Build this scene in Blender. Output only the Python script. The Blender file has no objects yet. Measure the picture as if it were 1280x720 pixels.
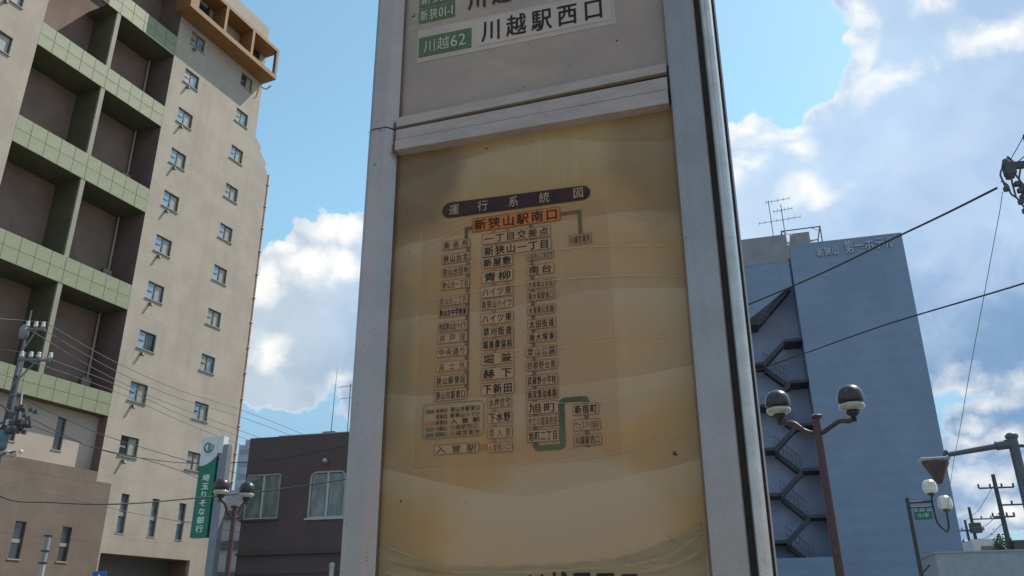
import bpy, bmesh, math, random
from mathutils import Vector, Matrix
random.seed(7)
sc = bpy.context.scene
C = sc.collection
R = math.radians

# ------------------------------------------------------------------ camera
F_PX, PITCH, ROLL = 1020.0, R(22.5), R(-0.58)
CAM = Vector((0, 0, 1.6))
_f = Vector((0, math.cos(PITCH), math.sin(PITCH)))
_u0 = Vector((0, -math.sin(PITCH), math.cos(PITCH)))
_r0 = Vector((1, 0, 0))
_r = _r0 * math.cos(ROLL) + _u0 * math.sin(ROLL)
_u = -_r0 * math.sin(ROLL) + _u0 * math.cos(ROLL)
cd = bpy.data.cameras.new('camera')
cd.sensor_width = 36.0
cd.lens = 36.0 * F_PX / 1280.0
cd.clip_start = 0.05
cd.clip_end = 6000
cam = bpy.data.objects.new('camera', cd)
C.objects.link(cam)
cam.matrix_world = Matrix.Translation(CAM) @ Matrix((_r, _u, -_f)).transposed().to_4x4()
sc.camera = cam

def ray(px, py):
    d = _f * F_PX + _r * (px - 640) - _u * (py - 360)
    return d.normalized()

def W(px, py, D):
    """world point seen along a direction, at horizontal distance D"""
    d = ray(px, py)
    return CAM + d * (D / math.hypot(d.x, d.y))

# ------------------------------------------------------------------ light
SUN_AZ, SUN_EL = 57.8, 54.4          # azimuth clockwise from +Y
SKY_STRENGTH = 0.15
sc.view_settings.view_transform = 'Standard'
sc.view_settings.look = 'None'
sc.view_settings.exposure = 0.4
sc.view_settings.gamma = 1.0
sd = bpy.data.lights.new('sun', 'SUN')
sd.energy = 3.5
sd.angle = R(0.5)
sd.color = (1.0, 0.95, 0.87)
sun = bpy.data.objects.new('sun', sd)
C.objects.link(sun)
sv = Vector((math.sin(R(SUN_AZ)) * math.cos(R(SUN_EL)), math.cos(R(SUN_AZ)) * math.cos(R(SUN_EL)), math.sin(R(SUN_EL))))
sun.rotation_euler = sv.to_track_quat('Z', 'Y').to_euler()
sun.location = (20, 10, 60)

world = bpy.data.worlds.new('World')
sc.world = world
world.use_nodes = True
nt = world.node_tree
nt.nodes.clear()
N = nt.nodes.new
L = nt.links.new

def wmath(op, a, b=None, c=None, clamp=False):
    n = N('ShaderNodeMath'); n.operation = op; n.use_clamp = clamp
    for i, v in enumerate((a, b, c)):
        if v is None: continue
        if isinstance(v, (int, float)): n.inputs[i].default_value = v
        else: L(v, n.inputs[i])
    return n.outputs[0]

def wrange(v, a, b, c=0.0, d=1.0, smooth=True):
    n = N('ShaderNodeMapRange')
    n.interpolation_type = 'SMOOTHSTEP' if smooth else 'LINEAR'
    L(v, n.inputs[0])
    for i, x in enumerate((a, b, c, d)): n.inputs[i + 1].default_value = x
    return n.outputs[0]

def wmix(f, a, b):
    n = N('ShaderNodeMix'); n.data_type = 'RGBA'
    if isinstance(f, (int, float)): n.inputs[0].default_value = f
    else: L(f, n.inputs[0])
    for i, v in ((6, a), (7, b)):
        if isinstance(v, tuple): n.inputs[i].default_value = (*v, 1)
        else: L(v, n.inputs[i])
    return n.outputs[2]

def wnoise(vec, scale, detail=6, rough=0.55, dist=0.0):
    n = N('ShaderNodeTexNoise'); L(vec, n.inputs['Vector'])
    n.inputs['Scale'].default_value = scale; n.inputs['Detail'].default_value = detail
    n.inputs['Roughness'].default_value = rough; n.inputs['Distortion'].default_value = dist
    return n

sky = N('ShaderNodeTexSky')
sky.sky_type = 'NISHITA'
sky.sun_disc = False
sky.sun_elevation = R(SUN_EL)
sky.sun_rotation = R(SUN_AZ)
sky.air_density = 1.0; sky.dust_density = 0.3; sky.ozone_density = 1.6
tc = N('ShaderNodeTexCoord')
D3 = tc.outputs['Generated']
sep = N('ShaderNodeSeparateXYZ'); L(D3, sep.inputs[0])
az = wmath('ARCTAN2', sep.outputs[0], sep.outputs[1])
el = wmath('ARCSINE', sep.outputs[2])
comb = N('ShaderNodeCombineXYZ'); L(az, comb.inputs[0]); L(el, comb.inputs[1])
P0 = comb.outputs[0]

def distort(vec, amp, scale, detail):
    n = wnoise(D3, scale, detail, 0.6)
    s = N('ShaderNodeVectorMath'); s.operation = 'SUBTRACT'; L(n.outputs['Color'], s.inputs[0]); s.inputs[1].default_value = (.5, .5, .5)
    m = N('ShaderNodeVectorMath'); m.operation = 'SCALE'; L(s.outputs[0], m.inputs[0]); m.inputs['Scale'].default_value = amp
    a = N('ShaderNodeVectorMath'); a.operation = 'ADD'; L(vec, a.inputs[0]); L(m.outputs[0], a.inputs[1])
    return a.outputs[0]
P1 = distort(distort(P0, 0.09, 9, 3), 0.035, 42, 6)

def blobfield(blobs, vec):
    """union of round cloud masses given by azimuth, elevation and angular size (degrees)"""
    out = None
    for (a, e, ra, re) in blobs:
        s = N('ShaderNodeVectorMath'); s.operation = 'SUBTRACT'; L(vec, s.inputs[0]); s.inputs[1].default_value = (R(a), R(e), 0)
        m = N('ShaderNodeVectorMath'); m.operation = 'MULTIPLY'; L(s.outputs[0], m.inputs[0]); m.inputs[1].default_value = (1 / R(ra), 1 / R(re), 0)
        l = N('ShaderNodeVectorMath'); l.operation = 'LENGTH'; L(m.outputs[0], l.inputs[0])
        v = wmath('MULTIPLY', wmath('SUBTRACT', 1.0, l.outputs['Value']), min(ra, re) / 6.0)
        out = v if out is None else wmath('MAXIMUM', out, v)
    return out

def cl(px, py, rx, ry):
    d = ray(px, py)
    k = 1 / math.cos(math.asin(d.z))
    # angular scale of the lens falls off away from its centre
    q = F_PX / math.sqrt(F_PX ** 2 + (px - 640) ** 2 + (py - 360) ** 2)
    return (math.degrees(math.atan2(d.x, d.y)), math.degrees(math.asin(d.z)), math.degrees(rx / F_PX) * k * q, math.degrees(ry / F_PX) * q)

CLOUDS = [cl(*b) for b in [
    (405, 305, 52, 52), (358, 330, 40, 42), (450, 300, 35, 40), (385, 400, 90, 85), (300, 420, 60, 60), (350, 470, 60, 42), (450, 430, 70, 70), (445, 500, 40, 28), (500, 350, 90, 110), (560, 430, 120, 120),
    (948, 178, 46, 44), (1000, 190, 50, 45), (1045, 160, 56, 50), (1105, 130, 70, 70), (1125, 50, 58, 80), (1200, 60, 110, 110), (1180, 200, 170, 130), (1330, 120, 180, 190), (1030, 270, 130, 100), (960, 300, 80, 90), (1150, -60, 110, 90), (1320, 300, 160, 110),
    (1245, 520, 70, 42), (1300, 480, 60, 50), (1190, 560, 60, 26), (1225, 610, 75, 36), (1290, 590, 90, 60), (1240, 655, 90, 22), (1130, 590, 40, 20), (1240, 410, 110, 70), (1150, 400, 90, 80), (1330, 420, 90, 80)]]
BRIGHT = [cl(*b) for b in [(1110, 95, 34, 16), (1250, 30, 60, 26), (990, 150, 30, 14), (1025, 240, 30, 16), (1210, 470, 40, 14),
    (410, 275, 40, 22), (345, 300, 28, 22), (440, 280, 30, 24), (385, 320, 50, 30), (430, 330, 30, 28), (325, 345, 20, 30),
    (940, 150, 30, 18), (970, 165, 36, 16), (1003, 183, 24, 14), (1038, 108, 26, 10), (1010, 120, 22, 12), (1075, 8, 14, 16), (1068, 40, 10, 26), (1076, 72, 12, 20), (1152, 6, 16, 12), (1176, 2, 20, 7),
    (1161, 81, 6, 6), (948, 205, 18, 14), (935, 225, 14, 12), (1235, 490, 46, 16), (1270, 470, 30, 14), (1215, 520, 26, 14), (1200, 545, 30, 12), (1260, 540, 34, 16), (1240, 585, 50, 14), (1265, 640, 50, 18), (335, 440, 22, 22), (420, 480, 20, 10)]]
# beyond the frame the same kind of broken cumulus goes on
gen = wnoise(D3, 3.2, 8, 0.6, 0.2).outputs['Fac']
far = wmath('MAXIMUM', wrange(wmath('ABSOLUTE', az), R(42), R(60)), wrange(el, R(47), R(58)))
genm = wmath('SUBTRACT', wmath('MULTIPLY', wmath('SUBTRACT', gen, 0.55), wmath('MULTIPLY', far, 3.0)), wmath('SUBTRACT', 1.0, far))
M = wmath('MAXIMUM', blobfield(CLOUDS, P1), genm)
B = wmath('MAXIMUM', blobfield(BRIGHT, P1), wmath('MULTIPLY', genm, 0.5))
mask = wrange(M, -0.015, 0.05)
veil = wmath('MULTIPLY', wrange(el, R(30), R(8)), 0.85)
edge = wmath('MULTIPLY', wrange(M, 0.0, 0.07, 1.0, 0.0), 0.50)     # thin sunlit rims
puff = wnoise(D3, 16, 7, 0.55, 0.4).outputs['Fac']
bright = wrange(wmath('ADD', B, wmath('MULTIPLY', wmath('SUBTRACT', puff, 0.5), 0.25)), -0.10, 0.22)
soft = wrange(wnoise(D3, 5.5, 4, 0.5).outputs['Fac'], 0.35, 0.68)
body = wmix(soft, (0.42, 0.59, 0.83), (0.57, 0.75, 0.97))
low = wrange(wmath('ADD', el, wmath('MULTIPLY', wmath('SUBTRACT', puff, 0.5), 0.12)), R(14.72), R(23.17))
body = wmix(low, (0.22, 0.37, 0.60), body)
body = wmix(wrange(sep.outputs[0], -0.1, -0.30), body, (0.50, 0.61, 0.72))
lumpy = wmix(wrange(puff, 0.35, 0.68), body, (0.80, 0.88, 0.97))
body = wmix(0.20, body, lumpy)
cloudcol = wmix(bright, body, (1.08, 1.07, 1.02))
cloudcol = wmix(edge, cloudcol, (1.0, 1.0, 0.98))
tint = N('ShaderNodeMix'); tint.data_type = 'RGBA'; tint.blend_type = 'MULTIPLY'; tint.inputs[0].default_value = 1.0   # the phone's cyan white balance
L(sky.outputs[0], tint.inputs[6]); tint.inputs[7].default_value = (1.12, 1.30, 1.06, 1)
bgsky = N('ShaderNodeBackground'); L(tint.outputs[2], bgsky.inputs[0]); bgsky.inputs[1].default_value = SKY_STRENGTH
bgcl = N('ShaderNodeBackground'); L(cloudcol, bgcl.inputs[0]); bgcl.inputs[1].default_value = 0.76
bgv = N('ShaderNodeBackground'); bgv.inputs[0].default_value = (0.27, 0.45, 0.66, 1); bgv.inputs[1].default_value = 0.76   # hazy bank low over the horizon
mv = N('ShaderNodeMixShader'); L(veil, mv.inputs[0]); L(bgsky.outputs[0], mv.inputs[1]); L(bgv.outputs[0], mv.inputs[2])
mx = N('ShaderNodeMixShader'); L(mask, mx.inputs[0]); L(mv.outputs[0], mx.inputs[1]); L(bgcl.outputs[0], mx.inputs[2])
wo = N('ShaderNodeOutputWorld'); L(mx.outputs[0], wo.inputs[0])

# ------------------------------------------------------------------ materials
MATS = {}
def mat(name, col, rough=0.6, metal=0.0, var=0.0, vscale=3.0, bump=0.0, bscale=40.0, col2=None, streak=0.0, stretch=(1, 1, 1),
        alpha=None, emit=None, lines=None, spec=0.5, speck=0.0, speckscale=900, coat=0.0):
    if name in MATS: return MATS[name]
    m = bpy.data.materials.new(name); m.use_nodes = True
    t = m.node_tree; b = t.nodes['Principled BSDF']
    b.inputs['Base Color'].default_value = (*col, 1)
    b.inputs['Roughness'].default_value = rough
    b.inputs['Metallic'].default_value = metal
    b.inputs['Specular IOR Level'].default_value = spec
    if coat: b.inputs['Coat Weight'].default_value = coat; b.inputs['Coat Roughness'].default_value = 0.08
    new, lk = t.nodes.new, t.links.new
    tcn = new('ShaderNodeTexCoord'); mp = new('ShaderNodeMapping'); lk(tcn.outputs['Object'], mp.inputs[0]); mp.inputs['Scale'].default_value = stretch
    cur = None
    def mixrgb(f, a, c, mode='MIX'):
        n = new('ShaderNodeMix'); n.data_type = 'RGBA'; n.blend_type = mode
        if isinstance(f, float): n.inputs[0].default_value = f
        else: lk(f, n.inputs[0])
        for i, v in ((6, a), (7, c)):
            if isinstance(v, tuple): n.inputs[i].default_value = (*v[:3], 1)
            else: lk(v, n.inputs[i])
        return n.outputs[2]
    def rng(v, a, c, x=0.0, y=1.0):
        n = new('ShaderNodeMapRange'); n.interpolation_type = 'SMOOTHSTEP'; lk(v, n.inputs[0])
        for i, q in enumerate((a, c, x, y)): n.inputs[i + 1].default_value = q
        return n.outputs[0]
    if var or col2:
        n = new('ShaderNodeTexNoise'); lk(mp.outputs[0], n.inputs[0]); n.inputs['Scale'].default_value = vscale; n.inputs['Detail'].default_value = 8; n.inputs['Roughness'].default_value = 0.6
        c2 = col2 or tuple(c * (1 - var) for c in col)
        c1 = col if col2 else tuple(min(1, c * (1 + var * .6)) for c in col)
        cur = mixrgb(rng(n.outputs[0], 0.35, 0.65), c1, c2)
    if streak:
        mp2 = new('ShaderNodeMapping'); lk(tcn.outputs['Object'], mp2.inputs[0]); mp2.inputs['Scale'].default_value = (stretch[0] * 6, stretch[1] * 6, stretch[2] * 0.35)
        n = new('ShaderNodeTexNoise'); lk(mp2.outputs[0], n.inputs[0]); n.inputs['Scale'].default_value = vscale * .6; n.inputs['Detail'].default_value = 6
        cur = mixrgb(rng(n.outputs[0], 0.5, 0.72, 0, streak), cur or col, tuple(c * .55 for c in col))
    if speck:
        n = new('ShaderNodeTexNoise'); lk(mp.outputs[0], n.inputs[0]); n.inputs['Scale'].default_value = speckscale; n.inputs['Detail'].default_value = 3; n.inputs['Roughness'].default_value = .7
        cur = mixrgb(rng(n.outputs[0], 0.45, 0.62, 0, speck), cur or col, tuple(c * .45 for c in col))
    if lines:
        period, width, dark = lines
        sp = new('ShaderNodeSeparateXYZ'); lk(tcn.outputs['Object'], sp.inputs[0])
        a = new('ShaderNodeMath'); a.operation = 'FRACT'; d = new('ShaderNodeMath'); d.operation = 'DIVIDE'; lk(sp.outputs[2], d.inputs[0]); d.inputs[1].default_value = period; lk(d.outputs[0], a.inputs[0])
        g = new('ShaderNodeMath'); g.operation = 'LESS_THAN'; lk(a.outputs[0], g.inputs[0]); g.inputs[1].default_value = width / period
        g2 = new('ShaderNodeMath'); g2.operation = 'MULTIPLY'; lk(g.outputs[0], g2.inputs[0]); g2.inputs[1].default_value = dark
        cur = mixrgb(g2.outputs[0], cur or col, tuple(c * .5 for c in col))
    if cur is not None: lk(cur, b.inputs['Base Color'])
    if bump:
        n = new('ShaderNodeTexNoise'); lk(mp.outputs[0], n.inputs[0]); n.inputs['Scale'].default_value = bscale; n.inputs['Detail'].default_value = 6
        bp = new('ShaderNodeBump'); bp.inputs['Strength'].default_value = bump; bp.inputs['Distance'].default_value = 1.0 / bscale; lk(n.outputs[0], bp.inputs['Height']); lk(bp.outputs[0], b.inputs['Normal'])
    if alpha is not None: b.inputs['Alpha'].default_value = alpha
    if emit: b.inputs['Emission Color'].default_value = (*emit[:3], 1); b.inputs['Emission Strength'].default_value = emit[3]
    MATS[name] = m
    return m

# ------------------------------------------------------------------ mesh building
class MB:
    def __init__(s): s.v = []; s.f = []; s.mi = []; s.sm = []; s.m = []; s.cur = 0
    def use(s, m):
        if m not in s.m: s.m.append(m)
        s.cur = s.m.index(m); return s
    def add(s, vs, fs, smooth=False):
        o = len(s.v); s.v += [tuple(v) for v in vs]
        for f in fs: s.f.append([i + o for i in f]); s.mi.append(s.cur); s.sm.append(smooth)
        return s
    def box(s, x0, x1, y0, y1, z0, z1, b=0.0):
        if x0 > x1: x0, x1 = x1, x0
        if y0 > y1: y0, y1 = y1, y0
        if z0 > z1: z0, z1 = z1, z0
        if b <= 0:
            vs = [(x0, y0, z0), (x1, y0, z0), (x1, y1, z0), (x0, y1, z0), (x0, y0, z1), (x1, y0, z1), (x1, y1, z1), (x0, y1, z1)]
            return s.add(vs, [(0, 3, 2, 1), (4, 5, 6, 7), (0, 1, 5, 4), (1, 2, 6, 5), (2, 3, 7, 6), (3, 0, 4, 7)])
        # chamfered box
        vs = []; idx = {}
        for ax in range(3):
            for sx in (0, 1):
                for sy in (0, 1):
                    for sz in (0, 1):
                        c = [(x0, x1)[sx], (y0, y1)[sy], (z0, z1)[sz]]
                        sg = (sx, sy, sz)
                        for k in range(3):
                            if k != ax: c[k] += b if sg[k] == 0 else -b
                        idx[(ax, sg)] = len(vs); vs.append(tuple(c))
        fs = []
        for ax in range(3):
            o1, o2 = [(1, 2), (2, 0), (0, 1)][ax]
            for d in (0, 1):
                q = []
                for (a, c) in ((0, 0), (1, 0), (1, 1), (0, 1)):
                    sg = [0, 0, 0]; sg[ax] = d; sg[o1] = a; sg[o2] = c; q.append(idx[(ax, tuple(sg))])
                fs.append(q if d else q[::-1])
        for ax in range(3):   # edges parallel to ax
            o1, o2 = [(1, 2), (2, 0), (0, 1)][ax]
            for a in (0, 1):
                for c in (0, 1):
                    lo = [0, 0, 0]; lo[o1] = a; lo[o2] = c; hi = list(lo); hi[ax] = 1
                    q = [idx[(o1, tuple(lo))], idx[(o1, tuple(hi))], idx[(o2, tuple(hi))], idx[(o2, tuple(lo))]]
                    fs.append(q if (a ^ c) else q[::-1])
        for sx in (0, 1):
            for sy in (0, 1):
                for sz in (0, 1):
                    q = [idx[(k, (sx, sy, sz))] for k in range(3)]
                    fs.append(q if (sx + sy + sz) % 2 else q[::-1])
        return s.add(vs, fs)
    def tube(s, pts, r, n=8, cap=True, r1=None, smooth=True):
        pts = [Vector(p) for p in pts]; k = len(pts)
        rs = r if isinstance(r, (list, tuple)) else [r + ((r1 if r1 is not None else r) - r) * i / max(1, k - 1) for i in range(k)]
        up = None; vs = []; fs = []
        for i, p in enumerate(pts):
            t = (pts[min(i + 1, k - 1)] - pts[max(i - 1, 0)]).normalized()
            if up is None:
                up = Vector((0, 0, 1)) if abs(t.z) < .9 else Vector((1, 0, 0))
            a = t.cross(up).normalized(); up = a.cross(t).normalized()
            for j in range(n):
                w = 2 * math.pi * j / n
                vs.append(p + (a * math.cos(w) + up * math.sin(w)) * rs[i])
        for i in range(k - 1):
            for j in range(n):
                fs.append((i * n + j, i * n + (j + 1) % n, (i + 1) * n + (j + 1) % n, (i + 1) * n + j))
        s.add(vs, fs, smooth)
        if cap:
            s.add([vs[j] for j in range(n)], [tuple(range(n))[::-1]]); s.add([vs[(k - 1) * n + j] for j in range(n)], [tuple(range(n))])
        return s
    def lathe(s, prof, c=(0, 0, 0), n=16, smooth=True):
        vs = []; fs = []; k = len(prof)
        for (r, z) in prof:
            for j in range(n):
                w = 2 * math.pi * j / n; vs.append((c[0] + r * math.cos(w), c[1] + r * math.sin(w), c[2] + z))
        for i in range(k - 1):
            for j in range(n): fs.append((i * n + j, i * n + (j + 1) % n, (i + 1) * n + (j + 1) % n, (i + 1) * n + j))
        return s.add(vs, fs, smooth)
    def prism(s, poly, y0, y1):
        """polygon in x,z extruded along y"""
        n = len(poly); vs = [(x, y0, z) for x, z in poly] + [(x, y1, z) for x, z in poly]
        return s.add(vs, [tuple(range(n)), tuple(range(n, 2 * n))[::-1]] + [(i, (i + 1) % n + 0, (i + 1) % n + n, i + n)[::-1] for i in range(n)])
    def extrude_z(s, poly, z0, z1, smooth=False):
        n = len(poly); vs = [(x, y, z0) for x, y in poly] + [(x, y, z1) for x, y in poly]
        s.add(vs, [(i, (i + 1) % n, (i + 1) % n + n, i + n) for i in range(n)], smooth)
        return s.add(vs, [tuple(range(n))[::-1], tuple(range(n, 2 * n))])
    def mesh(s, name):
        me = bpy.data.meshes.new(name); me.from_pydata(s.v, [], s.f)
        for m in s.m: me.materials.append(m)
        me.polygons.foreach_set('material_index', s.mi); me.polygons.foreach_set('use_smooth', s.sm)
        me.update(); return me
    def build(s, name, parent=None, loc=None):
        o = bpy.data.objects.new(name, s.mesh(name)); C.objects.link(o)
        if parent: o.parent = parent
        if loc: o.location = loc
        return o

def mb(m): return MB().use(m)
def tag(o, label=None, cat=None, group=None, kind=None):
    if label: o['label'] = label
    if cat: o['category'] = cat
    if group: o['group'] = group
    if kind: o['kind'] = kind
    return o
def thing(name, label, cat, loc=(0, 0, 0), rz=0.0, group=None):
    o = bpy.data.objects.new(name, None); C.objects.link(o); o.empty_display_size = .1
    o.location = loc; o.rotation_euler = (0, 0, rz)
    return tag(o, label, cat, group)
def inst(src, parent, loc, rot=None):
    o = src.copy(); C.objects.link(o); o.parent = parent; o.location = loc
    if rot: o.rotation_euler = rot
    return o
def copy_tree(o, parent=None):
    c = o.copy(); C.objects.link(c); c.parent = parent
    for ch in list(o.children): copy_tree(ch, c)
    return c
def catm(P, seg=8):
    P = [Vector(p) for p in P]; out = []
    for i in range(len(P) - 1):
        a, b, c, d = P[max(i - 1, 0)], P[i], P[i + 1], P[min(i + 2, len(P) - 1)]
        for k in range(seg):
            t = k / seg
            out.append(.5 * ((2 * b) + (c - a) * t + (2 * a - 5 * b + 4 * c - d) * t * t + (3 * b - a - 3 * c + d) * t ** 3))
    out.append(P[-1]); return out

# ---- lettering
GL = {}
def glyph(ch, off):
    off = 0; k = ch
    if k not in GL:
        c = bpy.data.curves.new('glyph', 'FONT'); c.body = ch; c.offset = off; c.resolution_u = 2
        o = bpy.data.objects.new('glyph', c); C.objects.link(o)
        bpy.context.view_layer.update()
        me = o.to_mesh()
        vs = [(v.co.x, v.co.y) for v in me.vertices]; fs = [tuple(p.vertices) for p in me.polygons]
        o.to_mesh_clear(); bpy.data.objects.remove(o); bpy.data.curves.remove(c)
        GL[k] = (vs, fs)
    return GL[k]
def text(mbo, s, x0, x1, z0, z1, y, off=0.02, pad=0.06, depth=0.0):
    """letters spread over the width, each squeezed into its own cell, as on the print"""
    cw = []
    for ch in s: cw.append(1.0 if ord(ch) > 255 else (0.35 if ch in '-1 ' else 0.6))
    tot = sum(cw); x = x0
    for ch, w in zip(s, cw):
        cwid = (x1 - x0) * w / tot
        if ch != ' ':
            vs, fs = glyph(ch, off)
            if vs:
                mnx = min(v[0] for v in vs); mxx = max(v[0] for v in vs)
                if ord(ch) > 255:
                    g0, g1 = 0.0, 1.0; h0, h1 = -0.10, 0.87
                else:
                    e_ = max(.03, (.26 - (mxx - mnx)) / 2) if ch in '-1' else .03; g0, g1 = mnx - e_, mxx + e_; h0, h1 = -0.05, 0.76
                q = [(x + cwid * (pad + (1 - 2 * pad) * (vx - g0) / max(.12, g1 - g0)), y, z0 + (z1 - z0) * (vz - h0) / (h1 - h0)) for vx, vz in vs]
                mbo.add(q, fs)
                if off > 0.008:      # bolder weight: the same strokes thickened sideways and upwards
                    e = (z1 - z0) * 0.00025 / .015
                    for i_, (ax_, az_) in enumerate([(1, 0), (-1, 0), (0, .7), (0, -.7), (.7, .5), (-.7, -.5)]):
                        dy = (i_ + 1) * (0.000012 if not depth else 0.001)
                        mbo.add([(a + ax_ * off * .62 * (z1 - z0), b + dy, c_ + az_ * off * .62 * (z1 - z0)) for a, b, c_ in q], fs)
                if depth:
                    n = len(q); q2 = [(a, b + depth, c) for a, b, c in q]
                    ed = {}
                    for f in fs:
                        for i in range(len(f)):
                            e = (f[i], f[(i + 1) % len(f)]); ed[e] = 1
                    side = [e for e in ed if (e[1], e[0]) not in ed]
                    mbo.add(q + q2, [(a, a + n, b + n, b) for a, b in side])
        x += cwid
    return mbo

class Frame:
    """vertical plane through a world point: x along azimuth, -y towards the viewer"""
    def __init__(s, azd, px, py, D, nlocal=0.0):
        p = W(px, py, D); s.o = Vector((p.x, p.y, 0)); s.th = R(90 - azd)
        s.x = Vector((math.cos(s.th), math.sin(s.th), 0)); s.y = Vector((-math.sin(s.th), math.cos(s.th), 0))
    def hit(s, px, py, y=0.0):
        d = ray(px, py); o = s.o + s.y * y
        t = (o - CAM).dot(s.y) / d.dot(s.y); P = CAM + d * t
        return (P - s.o).dot(s.x), P.z
    def thing(s, name, label, cat, group=None): return thing(name, label, cat, s.o, s.th, group)
    def at(s, x, y, z=0): return s.o + s.x * x + s.y * y + Vector((0, 0, z))

def wall_holes(m, u0, u1, z0, z1, holes, y=0.0, depth=0.25, reveal=None):
    us = sorted({u0, u1, *[h[0] for h in holes], *[h[1] for h in holes]}); zs = sorted({z0, z1, *[h[2] for h in holes], *[h[3] for h in holes]})
    us = [u for u in us if u0 <= u <= u1]; zs = [z for z in zs if z0 <= z <= z1]
    for a, b in zip(us, us[1:]):
        for c, d in zip(zs, zs[1:]):
            cx, cz = (a + b) / 2, (c + d) / 2
            if any(h[0] < cx < h[1] and h[2] < cz < h[3] for h in holes): continue
            m.add([(a, y, c), (b, y, c), (b, y, d), (a, y, d)], [(0, 1, 2, 3)])
    for a, b, c, d in holes:
        Y = y + depth
        m.add([(a, y, c), (b, y, c), (b, y, d), (a, y, d), (a, Y, c), (b, Y, c), (b, Y, d), (a, Y, d)],
              [(0, 4, 5, 1), (1, 5, 6, 2), (2, 6, 7, 3), (3, 7, 4, 0)])
    return m

# ================================================================== SETTING: ground
asphalt = mat('asphalt', (0.055, 0.055, 0.057), .9, var=.3, vscale=1.5, bump=.4, bscale=60)
paving = mat('paving', (0.40, 0.345, 0.28), .85, var=.15, vscale=4, bump=.3, bscale=30)
concrete = mat('concrete', (0.40, 0.39, 0.37), .9, var=.2, vscale=3, bump=.2, bscale=20)
tag(mb(mat('earth', (0.22, 0.20, 0.17), .95, var=.2, vscale=.3)).box(-2500, 2500, -2500, 2500, -1, -.12).build('ground'), 'wide flat ground under the town', kind='structure')
th16 = R(-16)
road = mb(asphalt).add([(-60, 4, -.11), (60, 4, -.11), (60, 12, -.11), (-60, 12, -.11)], [(0, 1, 2, 3)]).build('road'); road.rotation_euler = (0, 0, th16)
tag(road, 'asphalt road in front of the buildings', kind='structure')
pv = MB().use(paving).box(-60, 60, -6, 3.8, -.119, 0).use(concrete).box(-60, 60, 3.803, 3.95, -.119, .004, .01).build('pavement'); pv.rotation_euler = (0, 0, th16)
tag(pv, 'pale pavement with a concrete kerb round the bus stop', kind='structure')
wl = mb(mat('road_paint', (.75, .75, .72), .7, var=.2, vscale=9)).add([(-60, 4.3, -.106), (60, 4.3, -.106), (60, 4.42, -.106), (-60, 4.42, -.106)], [(0, 1, 2, 3)])
for i in range(-9, 10): wl.add([(i * 6, 7.9, -.106), (i * 6 + 3, 7.9, -.106), (i * 6 + 3, 8.03, -.106), (i * 6, 8.03, -.106)], [(0, 1, 2, 3)])
o = wl.build('road_marking'); o.rotation_euler = (0, 0, th16); tag(o, 'white painted lines on the road', kind='structure')

# ================================================================== BUS STOP SIGN
S = Frame(106, 680, 450, .95)
alu = mat('sign_aluminium', (0.360, 0.290, 0.270), .31, metal=.8, var=.06, vscale=14, bump=.10, bscale=160, speck=.22, speckscale=520, streak=.15)
alu2 = mat('sign_bar_paint', (0.335, 0.274, 0.252), .5, metal=.2, var=.10, vscale=20, bump=.08, bscale=200, speck=.18, speckscale=300, stretch=(1, 1, 3))
chrome = mat('sign_polished_tube', (0.510, 0.441, 0.403), .34, metal=1.0, var=.12, vscale=30, bump=.05, bscale=300, speck=.25, speckscale=500)
gap = mat('rubber_gap', (0.030, 0.026, 0.026), .8, var=.3, vscale=50)
dirt = mat('grime', (0.06, 0.045, 0.035), .95, var=.5, vscale=120)
sign = S.thing('bus_stop_sign', 'grey metal bus stop pillar with yellowed route map under a white destination panel', 'bus stop sign')
ZB, ZT = 0.12, 2.86
def taper(x, z): return x + (0.0166 * (z - 2.02) * max(0, x) / .25)
def extr(name, prof, z0, z1, m, smooth=False, parent=sign):
    """profile in (x,y) drawn up the pillar, which widens very slightly with height"""
    b = mb(m); n = len(prof); zs = [z0 + (z1 - z0) * i / 6 for i in range(7)]
    vs = [(taper(x, z), y, z) for z in zs for x, y in prof]
    fs = [(i * n + j, i * n + (j + 1) % n, (i + 1) * n + (j + 1) % n, (i + 1) * n + j) for i in range(6) for j in range(n)]
    b.add(vs, fs, smooth); b.add(vs[:n], [tuple(range(n))[::-1]]); b.add(vs[-n:], [tuple(range(n))])
    return b.build(name, parent)
# left post: flat face, chamfer and inner lip; it is made of two lengths that meet in a visible seam
def left_prof(o=0.0):
    return [(-.2520 - o, -.004), (-.2475 - o, -.0125 - o), (-.2430, -.0145 - o), (-.2225, -.0145 - o), (-.2200, -.013 - o), (-.2085, -.0015), (-.2085, .05), (-.2520, .05)]
extr('frame_post', left_prof(), 2.2665, ZT, alu)
extr('frame_post', left_prof(.0006), ZB, 2.2640, alu)
extr('seam', [(-.2490, -.0110), (-.2425, -.0125), (-.2225, -.0125), (-.212, .004), (-.212, .04), (-.2490, .04)], 2.2642, 2.2663, gap)
extr('edge_trim', [(-.2545, 0.0), (-.2527, 0.0), (-.2527, .052), (-.2545, .052)], ZB, ZT, gap)
# right post: flat face, dark groove, polished tube, second groove, thin fin
extr('frame_post', [(.1765, -.0015), (.1800, -.013), (.1830, -.0150), (.2175, -.0150), (.2190, -.0135), (.2190, .05), (.1765, .05)], ZB, ZT, alu)
extr('groove', [(.2192, -.007), (.2246, -.007), (.2246, .05), (.2192, .05)], ZB, ZT, gap)
tubep = [(.2329 + .0084 * math.cos(a), -.0080 + .0115 * math.sin(a)) for a in [math.pi + math.pi * k / 18 for k in range(19)]] + [(.2413, .05), (.2248, .05)]
extr('corner_tube', tubep, ZB, ZT, chrome, True)
extr('groove', [(.2414, .0), (.2430, .0), (.2430, .05), (.2414, .05)], ZB, ZT, gap)
extr('edge_trim', [(.2431, -.0005), (.2445, -.002), (.2462, -.0005), (.2468, .052), (.2431, .052)], ZB, ZT, alu)
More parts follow.
